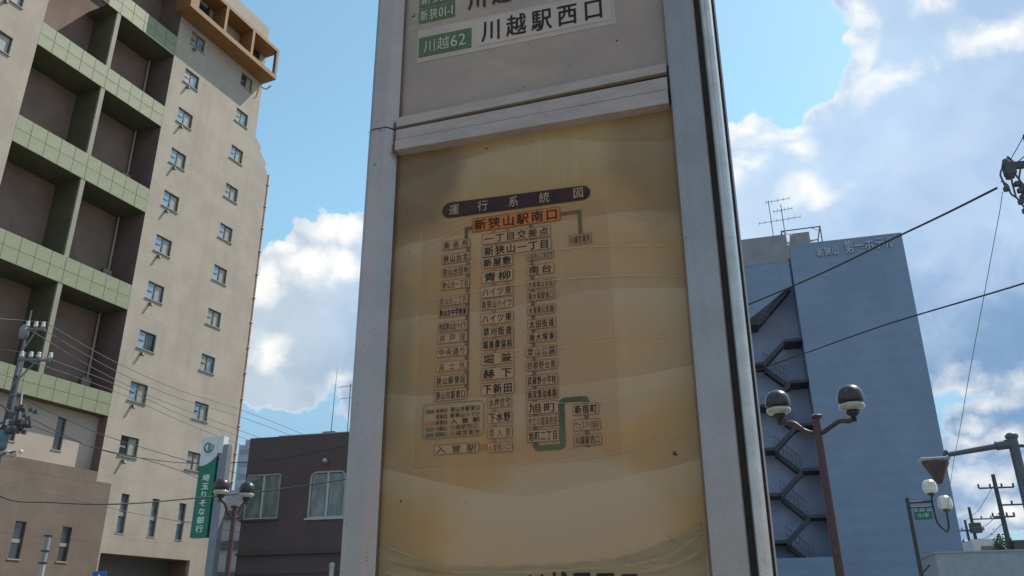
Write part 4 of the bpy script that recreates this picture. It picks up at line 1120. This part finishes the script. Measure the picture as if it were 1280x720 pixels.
text(mb(mat('logo_caption', (.25, .32, .32), .5)), 'RESONA', cx - .14, cx + .14, 6.79, 6.84, -.146, .02).build('caption', bk)

# ================================================================== STREET LAMPS with twin globes
lampbrown = mat('lamp_brown_paint', (0.075, 0.027, 0.025), .45, var=.15, vscale=12, spec=.5)
capdark = mat('lamp_cap_brown', (0.022, 0.011, 0.011), .35, var=.2, vscale=8, coat=.3)
globe = mat('lamp_globe_clear', (0.372, 0.348, 0.303), .12, spec=.8, var=.15, vscale=10)
capm = mat('lamp_base_black', (.02, .02, .022), .4)
def twin_lamp(pL, pR, pole_px, D, gr, label, azf, topz, extra=0.0):
    c = W(*pole_px, D); t = thing('street_lamp', label, 'street lamp', (c.x, c.y, 0), 0, 'brown twin globe street lamps')
    mb(lampbrown).tube([(0, 0, 0), (0, 0, topz)], .07 * gr / .17, 12, r1=.055 * gr / .17).build('pole', t)
    MB().use(lampbrown).lathe([(.11, 0), (.11, .5), (.075, .6)], (0, 0, 0), 12).build('pole_base', t)
    mb(lampbrown).box(-.075, .075, -.075, .075, topz, topz + .05, .01).build('pole_cap', t)
    for (px, py, DD) in (pL, pR):
        g = W(px, py, DD) - c; g = Vector((g.x, g.y, W(px, py, DD).z)); k = gr / .17
        hx = Vector((g.x, g.y, 0))
        zb = g.z - .30 * k
        pts = [Vector((0, 0, topz - .18 * k)), hx * .12 + Vector((0, 0, topz - .21 * k)), hx * .38 + Vector((0, 0, topz - .15 * k)), hx * .62 + Vector((0, 0, zb * .6 + (topz - .1) * .4)), hx * .85 + Vector((0, 0, zb - .02)), hx + Vector((0, 0, zb))]
        mb(lampbrown).tube(catm(pts, 6), .035 * k, 8).build('arm', t)
        h_ = MB().use(capm).lathe([(0, -.04 * k), (.035 * k, -.04 * k), (.035 * k, .03 * k), (.09 * k, .07 * k), (.09 * k, .11 * k), (0, .11 * k)], (g.x, g.y, zb), 12).build('lamp_holder', t)
        lo = [(.11 * k, -.185 * k), (.150 * k, -.17 * k), (.175 * k, -.135 * k), (.170 * k, -.10 * k), (.150 * k, -.085 * k)]
        MB().use(globe).lathe([(0, -.188 * k)] + lo + [(0.0, -.083 * k)], (g.x, g.y, g.z), 20).build('globe', t)
        hi = [(.160 * k, -.080 * k), (.176 * k, -.06 * k), (.180 * k, .0), (.176 * k, .05 * k), (.155 * k, .105 * k), (.115 * k, .150 * k), (.06 * k, .175 * k), (0, .182 * k)]
        MB().use(capdark).lathe([(0, -.081 * k)] + hi, (g.x, g.y, g.z), 20).build('globe_cap', t)
    return t
twin_lamp((972, 503, 12.8), (1063, 497, 12.5), (1021, 530), 12.7, .175, 'nearer twin globe lamp on a brown pole in front of the hotel', 0, W(1021, 523, 12.7).z)
twin_lamp((277, 608, 19.0), (309, 612, 19.4), (293, 640), 19.2, .16, 'farther twin globe lamp in front of the bank sign and brown building', 0, W(293, 635, 19.2).z)

# ================================================================== ORNATE LANTERN POST with green street sign
D = 22; c = W(1137, 640, D)
lp = thing('lantern_post', 'slim dark lantern post with two milky globes and a small green sign', 'lantern post', (c.x, c.y, 0), R(-16))
dk = mat('dark_iron', (.028, .032, .034), .5)
ztp = W(1137, 622, D).z
mb(dk).tube([(0, 0, 0), (0, 0, ztp)], .06, 8, r1=.045).build('pole', lp)
s1 = .0
def rel(px, py):  # local coordinates in the lantern's own plane
    fr_ = LF; x, z = fr_.hit(px, py); return x, z
LF = Frame(106, 1137, 640, D)
x1_, z1_ = rel(1165, 627); _, z2_ = rel(1165, 635)
mb(dk).tube([(0, 0, z1_), (x1_, 0, z1_)], .03, 6).build('top_bar', lp)
mb(dk).tube([(0, 0, z2_ + .03), (x1_, 0, z2_ + .03)], .02, 6).build('lower_bar', lp)
sx0, sz1 = rel(1142, 639); sx1, sz0 = rel(1166, 649)
sgn = mb(mat('street_sign_green', (.01, .12, .075), .5)).box(sx0, sx1, -.03, .03, sz0, sz1, .01).build('sign_plate', lp)
text(mb(mat('street_sign_text', (.35, .6, .5), .5)), 'いちょう通り', sx0 + .06, sx1 - .06, (sz0 + sz1) / 2 - .05, (sz0 + sz1) / 2 + .05, -.034, .03).build('lettering', sgn)
mb(dk).tube([(sx0 + .12, 0, sz1), (sx0 + .12, 0, z2_ + .02)], .015, 5).tube([(sx1 - .1, 0, sz1), (sx1 - .1, 0, z2_ + .02)], .015, 5).build('hanger', lp)
gx, gz = rel(1162, 608); gx2, gz2 = rel(1181, 628)
mb(dk).tube(catm([(gx + .02, 0, gz - .2), (x1_, 0, z1_), (x1_ + .02, 0, z1_ - .45), (x1_ + .12, 0, z1_ - .62), ((x1_ + gx2) / 2 + .06, 0, z1_ - .68), (gx2 - .02, 0, z1_ - .55), (gx2, 0, gz2 - .18)], 6), .025, 6).build('curved_arm', lp)
milk = mat('milky_globe', (.66, .62, .56), .35, var=.15, vscale=9)
for (x, z) in ((gx, gz), (gx2, gz2)):
    q = MB().use(milk); q.lathe([(.06, -.16), (.13, -.15), (.165, -.09), (.165, .02), (.14, .10), (.09, .15), (0, .165)], (x, 0, z), 8, False); q.build('lantern_globe', lp)
    mb(dk).lathe([(0, -.22), (.06, -.21), (.09, -.181), (0, -.181)], (x, 0, z), 8).build('globe_seat', lp)
bx_, bz_ = rel(1156, 709)
mb(dk).tube([(0, 0, bz_ - .15), (.22, 0, bz_ + .05)], .02, 5).build('bracket', lp)

# ================================================================== MAST ARM with cone housing
D = 15; c = W(1267, 556, D); MF = Frame(106, 1267, 556, D)
ma = thing('mast_arm_pole', 'dark steel pole at the right edge with an arm reaching left over the street', 'pole', (c.x, c.y, 0), R(-16))
grey = mat('mast_grey', (.10, .11, .125), .5, metal=.3, var=.1)
zt = W(1266, 546, D).z
mb(grey).tube([(0, 0, 0), (0, 0, zt)], .085, 12, r1=.075).build('pole', ma)
mb(grey).lathe([(.09, -.02), (.10, .02), (.06, .06), (0, .07)], (0, 0, zt), 12).build('pole_cap', ma)
ax0, az0 = MF.hit(1268, 553); ax1, az1 = MF.hit(1152, 574)
zarm = MF.hit(1258, 555)[1]; ax1, az1 = MF.hit(1150, 575)
mb(grey).tube([(-.02, 0, zarm), (-.25, 0, zarm - .02)], .075, 10).build('arm_collar', ma)
mb(grey).tube([(-.22, 0, zarm - .02), (ax1 + .42, 0, az1 + .06)], .05, 10, r1=.04).build('arm', ma)
mb(grey).tube([(.02, 0, zarm - .03), (.22, 0, zarm - .05)], .03, 8).build('arm_stub', ma)
mb(mat('plate_grey', (.30, .30, .31), .5, metal=.2)).box(ax1, ax1 + .44, -.04, .30, az1 - .02, az1 + .03, .008).build('end_plate', ma)
mb(grey).tube([(ax1 + .36, .05, az1 + .03), (ax1 + .42, .05, az1 + .13)], .03, 8).build('bolt', ma)
MB().use(mat('cone_brown', (.085, .060, .058), .6, var=.2, vscale=8)).lathe([(0, .0), (.20, .0), (.20, -.03), (.10, -.22), (.05, -.34), (0, -.36)], (ax1 + .24, .12, az1 - .021), 8, False).build('cone_housing', ma)
bx0_, bz1_ = MF.hit(1267, 600)
mb(grey).box(.0, .55, -.10, .28, bz1_ - 1.4, bz1_, .01).build('control_box', ma)

# ================================================================== UTILITY POLES AND WIRES
upole = mat('concrete_pole', (0.230, 0.220, 0.200), .85, var=.15, vscale=4)
upole_d = mat('dark_pole', (.075, .08, .09), .85, var=.15, vscale=4)
insul = mat('porcelain', (0.496, 0.496, 0.480), .3)
gal = mat('galvanised_arm', (0.156, 0.162, 0.168), .5, metal=.4)
# left pole
D = 27; LPF = Frame(80, 10, 520, D); c = LPF.o
lpz = LPF.hit(28, 389)[1]
ul_ = LPF.thing('utility_pole', 'concrete utility pole with white insulators and transformer gear at the left edge', 'utility pole')
def lph(px, py): return LPF.hit(px, py)
mb(upole_d).tube([(0, 0, 0), (0, 0, lph(20, 440)[1])], .115, 12, r1=.09).build('pole', ul_)
tpx = 0
mb(gal).tube([(0.02, -.1, lph(18, 446)[1] - .6), (0.02, -.1, lpz)], .05, 8, r1=.02).build('top_rod', ul_)
MB().use(mat('arrester_grey', (0.180, 0.192, 0.216), .4)).lathe([(.0, 0), (.12, .02), (.13, .3), (.06, .42), (0, .44)], (-.02, -.16, lph(23, 423)[1] - .05), 12).build('arrester', ul_)
for k, (pl, pr, ins) in enumerate([((22, 420), (60, 411), [(37, 412), (48, 409), (58, 405)]), ((12, 460), (66, 449), [(30, 449), (42, 446), (52, 445), (64, 458)])]):
    a, b = lph(*pl), lph(*pr)
    mb(gal).tube([(0, -.2, b[1] - .1), (b[0], -.2, b[1] - .1)], .045, 6).build('crossarm', ul_)
    mb(gal).tube([(0, -.2, b[1] - .9), (b[0] * .6, -.2, b[1] - .12)], .025, 5).build('brace', ul_)
    for p_ in ins:
        q = lph(*p_); MB().use(insul).lathe([(.02, -.10), (.055, -.09), (.062, -.02), (.035, .0), (.055, .03), (.05, .07), (0, .09)], (q[0], -.2, b[1] + .06), 10).build('insulator', ul_)
q = lph(33, 528)
tr = MB().use(upole_d)
for k in range(26):
    x, y, z = q[0] + random.uniform(-.25, .25), -.3 + random.uniform(-.2, .2), q[1] + random.uniform(-.35, .35)
    tr.box(x - .06, x + .06, y - .05, y + .05, z - .05, z + .06, .01)
tr.tube([(0, -.1, q[1] - .35), (q[0], -.3, q[1] - .35)], .04, 6)
tag(tr.build('switch_gear', ul_), kind='stuff')
q1 = lph(31, 492)
mb(gal).tube([(0, -.1, q1[1] - .1), (q1[0], -.2, q1[1] - .05), (q1[0] + .06, -.2, q1[1] - .8)], .035, 6).build('bracket', ul_)
q2 = lph(6, 553)
MB().use(mat('transformer_blue', (0.088, 0.132, 0.174), .5, var=.2, vscale=6)).lathe([(0, -.26), (.17, -.25), (.19, -.2), (.19, -.05), (.175, -.04), (.19, -.03), (.19, .2), (.14, .27), (0, .29)], (q2[0], -.3, q2[1]), 12).build('transformer', ul_)
mb(insul).lathe([(.04, 0), (.07, .05), (.04, .1), (.06, .15), (0, .2)], (q2[0] + .1, -.35, q2[1] + .40), 8).build('bushing', ul_)
q3 = lph(25, 572); a_ = lph(-10, 566)
tr = MB().use(pipew); tr.tube([(a_[0], -.3, a_[1]), (q3[0], -.3, q3[1])], .06, 6); tr.use(insul).lathe([(0, 0), (.08, .02), (.08, .14), (0, .16)], (q3[0] - .2, -.3, q3[1] - .02), 8).lathe([(0, 0), (.06, .02), (.06, .1), (0, .12)], (q3[0] + .1, -.3, q3[1] + .05), 8)
tr.build('fuse_arm', ul_)
tr = MB().use(upole_d)
for p_ in [[(-4, 505), (8, 510), (20, 520), (30, 520)], [(-5, 540), (8, 532), (25, 530), (34, 528)], [(0, 560), (6, 540), (16, 533), (25, 545)], [(-5, 585), (8, 572), (20, 568), (26, 568)]]:
    tr.tube(catm([(lph(*z)[0], -.35, lph(*z)[1]) for z in p_], 5), .028, 5)
tr.build('jumper_cable', ul_)

wire_m = mat('wire_black', (.02, .02, .022), .6)
wire_l = mat('wire_grey', (.10, .10, .105), .6)
def wire(pts, r, label, group=None, m=wire_m):
    P = catm([W(*p) for p in pts], 8); o0 = P[0].copy()
    o = mb(m).tube([p - o0 for p in P], r, 5).build('overhead_wire'); o.location = o0
    return tag(o, label, 'wire', group)
GW = 'overhead wires crossing the apartment block'
wire([(-60, 560, 17), (0, 620, 18), (67, 628, 18.5), (150, 630, 19), (240, 623, 20), (360, 610, 21), (520, 585, 22)], .016, 'thickest dark cable sagging across the annex and the brown building windows', GW)
wire([(34, 521, 27), (116, 559, 29), (180, 573, 31), (246, 579, 33), (360, 572, 25.5), (520, 535, 25)], .015, 'cable from the left pole gear crossing the bank banner then rising over the brown building', GW)
wire([(34, 530, 27), (120, 560, 29), (180, 574, 31), (248, 598, 34), (330, 640, 40)], .013, 'cable from the left pole gear dropping behind the lower bank banner', GW)
wire([(33, 500, 27), (80, 523, 29), (130, 544, 31), (200, 566, 33), (250, 580, 35), (330, 600, 40)], .013, 'cable leaving the left pole bracket under the lowest green band', GW)
wire([(60, 405, 27), (143, 452, 32), (222, 487, 36), (300, 512, 40), (372, 540, 45), (430, 565, 48)], .012, 'highest thin wire from the top left insulators across the facade to the sky', GW, wire_l)
wire([(49, 409, 27), (143, 463, 32), (222, 497, 36), (300, 521, 40), (372, 547, 45)], .012, 'second thin wire from the top left insulators across the facade', GW, wire_l)
wire([(37, 412, 27), (120, 462, 31), (200, 500, 35), (300, 538, 40), (360, 560, 44)], .012, 'third thin wire from the top left insulators across the facade', GW, wire_l)
wire([(52, 445, 27), (143, 480, 32), (230, 520, 37), (300, 546, 40), (350, 565, 44)], .011, 'upper of two wires from the lower left crossarm', GW, wire_l)
wire([(30, 449, 27), (143, 489, 32), (230, 528, 37), (300, 556, 40), (350, 575, 44)], .011, 'lower of two wires from the lower left crossarm', GW, wire_l)
wire([(-60, 590, 26), (0, 604, 27), (90, 622, 28), (160, 640, 29), (250, 656, 30), (330, 672, 31)], .010, 'faint low wire across the brown annex and slot windows', GW, wire_l)
wire([(-40, 396, 26), (22, 400, 27), (60, 403, 27)], .011, 'short wire arriving at the top insulators from the left', None, wire_l)
wire([(-40, 436, 26), (10, 438, 27), (45, 444, 27)], .011, 'short wire arriving at the lower crossarm from the left', None, wire_l)

wire([(1246, 235, 12), (1180, 268, 13), (1115, 299, 14.2), (1050, 331, 15.5), (990, 358, 17), (930, 383, 18.5), (860, 412, 20)], .0175, 'thick cable rising across the hotel lettering to the crossarm at the right edge', 'cables over the hotel')
wire([(1340, 330, 10.5), (1280, 354, 11), (1110, 405, 13), (1005, 442, 15), (930, 468, 16), (860, 490, 17)], .012, 'thinner cable crossing the middle of the hotel wall', 'cables over the hotel')
wire([(1253, 240, 12), (1250, 262, 12), (1241, 310, 12.3), (1229, 375, 13), (1213, 460, 14), (1201, 530, 15.5), (1190, 590, 18), (1184, 640, 20)], .005, 'very thin wire hanging down from the right crossarm in front of the clouds', None, wire_l)
# right pole out of frame with its arm in view
RF = Frame(100, 1330, 300, 12.0)
rp = RF.thing('utility_pole', 'utility pole beyond the right edge whose crossarm and cables reach into view', 'utility pole')
mb(upole_d).tube([(0, 0, 0), (0, 0, 7.8)], .16, 12, r1=.12).build('pole', rp)
def rh(px, py): return RF.hit(px, py)
a, b = rh(1254, 217), rh(1330, 202)
mb(upole_d).box(a[0], 0.5, -.23, -.17, a[1] - .045, a[1] + .045).build('crossarm', rp)
tr = MB().use(upole_d)
tr.lathe([(0, -.18), (.06, -.16), (.05, -.02), (.07, .02), (.04, .12), (0, .14)], (a[0] - .02, -.2, a[1] - .02), 8)
tr.box(a[0] - .07, a[0] + .06, -.26, -.14, a[1] - .14, a[1] + .05, .01)
tr.tube([(a[0] - .04, -.2, a[1] + .02), (a[0] + .02, -.2, a[1] + .14), (a[0] + .06, -.2, a[1] + .06)], .02, 6)
tr.build('insulator', rp)
tr = MB().use(upole_d)
for p_ in [[(1244, 236), (1252, 242), (1256, 252), (1264, 258), (1274, 270), (1290, 278)], [(1246, 218), (1243, 228), (1246, 236), (1250, 246)], [(1256, 222), (1257, 236), (1262, 256)], [(1268, 220), (1266, 236), (1270, 252), (1266, 262)], [(1262, 240), (1270, 245), (1275, 252), (1268, 264)], [(1260, 226), (1270, 240), (1282, 256)]]:
    tr.tube(catm([(rh(*z)[0], -.22, rh(*z)[1]) for z in p_], 6), .012, 6)
tr.build('jumper_cable', rp)
tr = MB().use(upole_d)
for (x_, y_) in [(1263, 240), (1267, 248), (1270, 256), (1268, 262), (1275, 250), (1273, 273), (1250, 246), (1270, 243)]:
    q = rh(x_, y_); mb(upole_d).box(q[0] - .03, q[0] + .03, -.26, -.19, q[1] - .035, q[1] + .03, .008).build('connector', rp)
wire([(1258, 208, 12), (1272, 184, 11.6), (1292, 148, 11), (1330, 90, 10)], .006, 'upper thin wire leaving the right crossarm upwards', None)
wire([(1260, 211, 12), (1275, 200, 11.6), (1300, 178, 11), (1340, 150, 10)], .007, 'lower thin wire leaving the right crossarm upwards', None)

def far_pole(px, py, D, label, arms, extras=()):
    FF = Frame(100, px, py, D); t = FF.thing('utility_pole', label, 'utility pole', 'distant utility poles')
    _, zt = FF.hit(px, py)
    mb(upole_d).tube([(0, 0, 0), (0, 0, zt)], .22, 8, r1=.12).build('pole', t)
    for (py_, x0, x1) in arms:
        z = zt - py_; b = mb(upole_d).tube([(x0, -.2, z), (x1, -.2, z)], .06, 5)
        for k in range(4): xx = x0 + (x1 - x0) * k / 3; b.tube([(xx, -.2, z), (xx, -.2, z + .25)], .06, 5)
        b.build('crossarm', t)
    for (x0, x1, z0, z1) in extras: mb(upole_d).box(x0, x1, -.5, .1, zt - z0, zt - z1, .03).build('transformer', t)
    return t
far_pole(1241, 593, 60, 'tall distant utility pole with transformer near the right edge', [(.85, -1.05, .95), (1.9, 0, 1.9), (2.6, -.6, .6), (4.3, -.2, 2.0)], [(.1, .75, 5.2, 4.0)])
far_pole(1211, 634, 80, 'distant utility pole crowded with crossarms left of the taller one', [(1.0, 0, 2.2), (1.9, -1.2, .6), (2.8, -1.0, 2.6), (3.5, -1.4, 2.6)], [(-.3, .5, 2.1, 1.3)])
far_pole(1206, 650, 95, 'farthest thin utility pole just right of the hotel', [(1.0, -1.5, 1.5), (2.2, -2.0, 2.0), (3.4, -2.0, 2.0)])

for a_, b_, lab in [((1206, 652, 95), (1241, 608, 60), 'faint wire climbing from the farthest pole to the tall distant pole'), ((1213, 660, 80), (1250, 640, 60), 'sagging wire between the crowded pole and the transformer pole'), ((1214, 675, 80), (1252, 655, 60), 'lowest wire between the crowded pole and the transformer pole')]:
    mid = ((a_[0] + b_[0]) / 2, (a_[1] + b_[1]) / 2 + 7, (a_[2] + b_[2]) / 2)
    wire([a_, mid, b_], .02, lab, 'wires between distant poles')
# ================================================================== BACKGROUND BITS
# pale tower and stacked blocks seen in the gap beside the brown building
tw_ = thing('distant_tower', 'pale distant high rise seen in the gap beside the brown building', 'building', (W(302, 600, 200).x, W(302, 600, 200).y, 0), R(-16))
zt = W(303, 556, 200).z; tmat = mat('tower_pale', (.33, .37, .42), .8, var=.1, vscale=.2)
tb = MB().use(tmat).box(-1.7, 1.9, 0, 8, 0, zt); tb.build('wall', tw_)
for k in range(14): mb(mat('tower_band', (.22, .25, .30), .6)).box(-1.2, 1.5, -.05, -.001, zt - 2.2 - k * 2.9, zt - 1.0 - k * 2.9).build('window_band', tw_)
mb(tmat).box(-.8, 1.9, 1, 5, zt + .01, zt + 1.4).build('roof_box', tw_)
c = W(298, 650, 46)
md = thing('white_tiled_house', 'narrow pale building with dark eaves between the bank sign and the brown building', 'building', (c.x, c.y, 0), R(-16))
pm = mat('pale_render', (.42, .42, .42), .8, var=.1, vscale=1)
z_ = W(298, 612, 46).z
mb(pm).box(-1.0, .9, 0, 6, 0, z_).build('wall', md)
for k in range(3): mb(mat('dark_eave', (.10, .10, .12), .6)).box(-1.1, 1.0, -.3, -.002, z_ - 1.5 - k * 1.5, z_ - 1.1 - k * 1.5).build('eave', md)
# low grey wall / shed at the far right bottom
c = W(1235, 700, 48)
sh = thing('grey_shed', 'low blue grey flat roofed shed at the bottom right beyond the hotel', 'building', (c.x, c.y, 0), R(-16))
zs = W(1235, 690, 48).z
mb(mat('shed_grey', (0.270, 0.312, 0.350), .8, var=.1)).box(-2.3, 1.9, 0, 5, 0, zs).build('wall', sh)
mb(mat('shed_cap', (.26, .29, .32), .7)).box(-2.35, 1.95, -.06, 5.05, zs + .001, zs + .08).build('roof_edge', sh)
c = W(1236, 684, 70)
wb = thing('white_house', 'small white house behind the grey shed under the distant poles', 'building', (c.x, c.y, 0), R(-16))
zw = W(1236, 668, 70).z
mb(mat('house_white', (.62, .60, .58), .8, var=.08)).box(-1.0, 1.0, 0, 5, 0, zw - .3).build('wall', wb)
mb(glass_d).box(-.5, .5, -.05, -.001, zw - 1.8, zw - .8).build('window', wb)
c = W(1276, 705, 60)
wb = thing('white_house', 'bright white low house at the bottom right corner', 'building', (c.x, c.y, 0), R(-16))
mb(MATS['house_white']).box(-1.7, 2.5, 0, 5, 0, W(1276, 700, 60).z).build('wall', wb)
mb(MATS['shed_cap']).box(-1.8, 2.6, -.1, 5.1, W(1276, 700, 60).z + .001, W(1276, 700, 60).z + .2).build('roof', wb)
c = W(1253, 690, 64)
tr_ = thing('street_tree', 'small distant tree beside the transformer pole', 'tree', (c.x, c.y, 0))
zt = W(1252, 684, 64).z
mb(mat('bark', (.12, .09, .07), .9)).tube([(0, 0, 0), (.05, 0, zt - .5)], .12, 7, r1=.05).build('trunk', tr_)
cr = MB().use(mat('leaves', (.06, .10, .05), .7, var=.3, vscale=3))
for k in range(420):
    p = Vector((random.gauss(0, .22), random.gauss(0, .22), random.gauss(0, .45))); s_ = random.uniform(.06, .13)
    q = Vector((random.uniform(-1, 1), random.uniform(-1, 1), random.uniform(-1, 1))).normalized(); r2 = q.orthogonal().normalized(); r3 = q.cross(r2)
    cc = p + Vector((0, 0, zt)); cr.add([cc - r2 * s_, cc + r3 * s_ * .6, cc + r2 * s_, cc - r3 * s_ * .6], [(0, 1, 2, 3)])
cr.build('crown', tr_)
# small post and blue sign at bottom left
c = W(55, 700, 20); ztp = W(59, 668, 20).z
sp_ = thing('signal_post', 'pale slim post with dark clamps in front of the brown annex', 'post', (c.x, c.y, 0))
mb(pipew).tube([(0, 0, 0), (0, 0, ztp - .6)], .05, 10).build('pole', sp_)
mb(mat('lamp_body_grey', (0.198, 0.210, 0.216), .5)).box(-.04, .04, -.05, .05, ztp - .62, ztp - .02, .015).build('head', sp_)
for z in (ztp - .03, ztp - .33, ztp - .56): mb(capm).box(-.075, .05, -.06, .06, z - .015, z + .015).build('clamp', sp_)
c = W(125, 716, 24)
bs = thing('blue_road_sign', 'blue square road sign with a white arrow at the bottom left', 'road sign', (c.x, c.y, 0), R(-5))
zb_ = W(125, 714, 24).z
mb(polem).tube([(0, .03, 0), (0, .03, zb_ - .02)], .03, 8).build('pole', bs)
mb(mat('road_sign_blue', (.02, .09, .30), .4)).box(-.19, .19, -.02, .0, zb_ - .45, zb_, .01).build('plate', bs)
mb(whites).add([(-.03, -.023, zb_ - .36), (.03, -.023, zb_ - .36), (.03, -.023, zb_ - .18), (.09, -.023, zb_ - .18), (0, -.023, zb_ - .06), (-.09, -.023, zb_ - .18), (-.03, -.023, zb_ - .18)], [(0, 1, 2, 3, 4, 5, 6)]).build('arrow', bs)
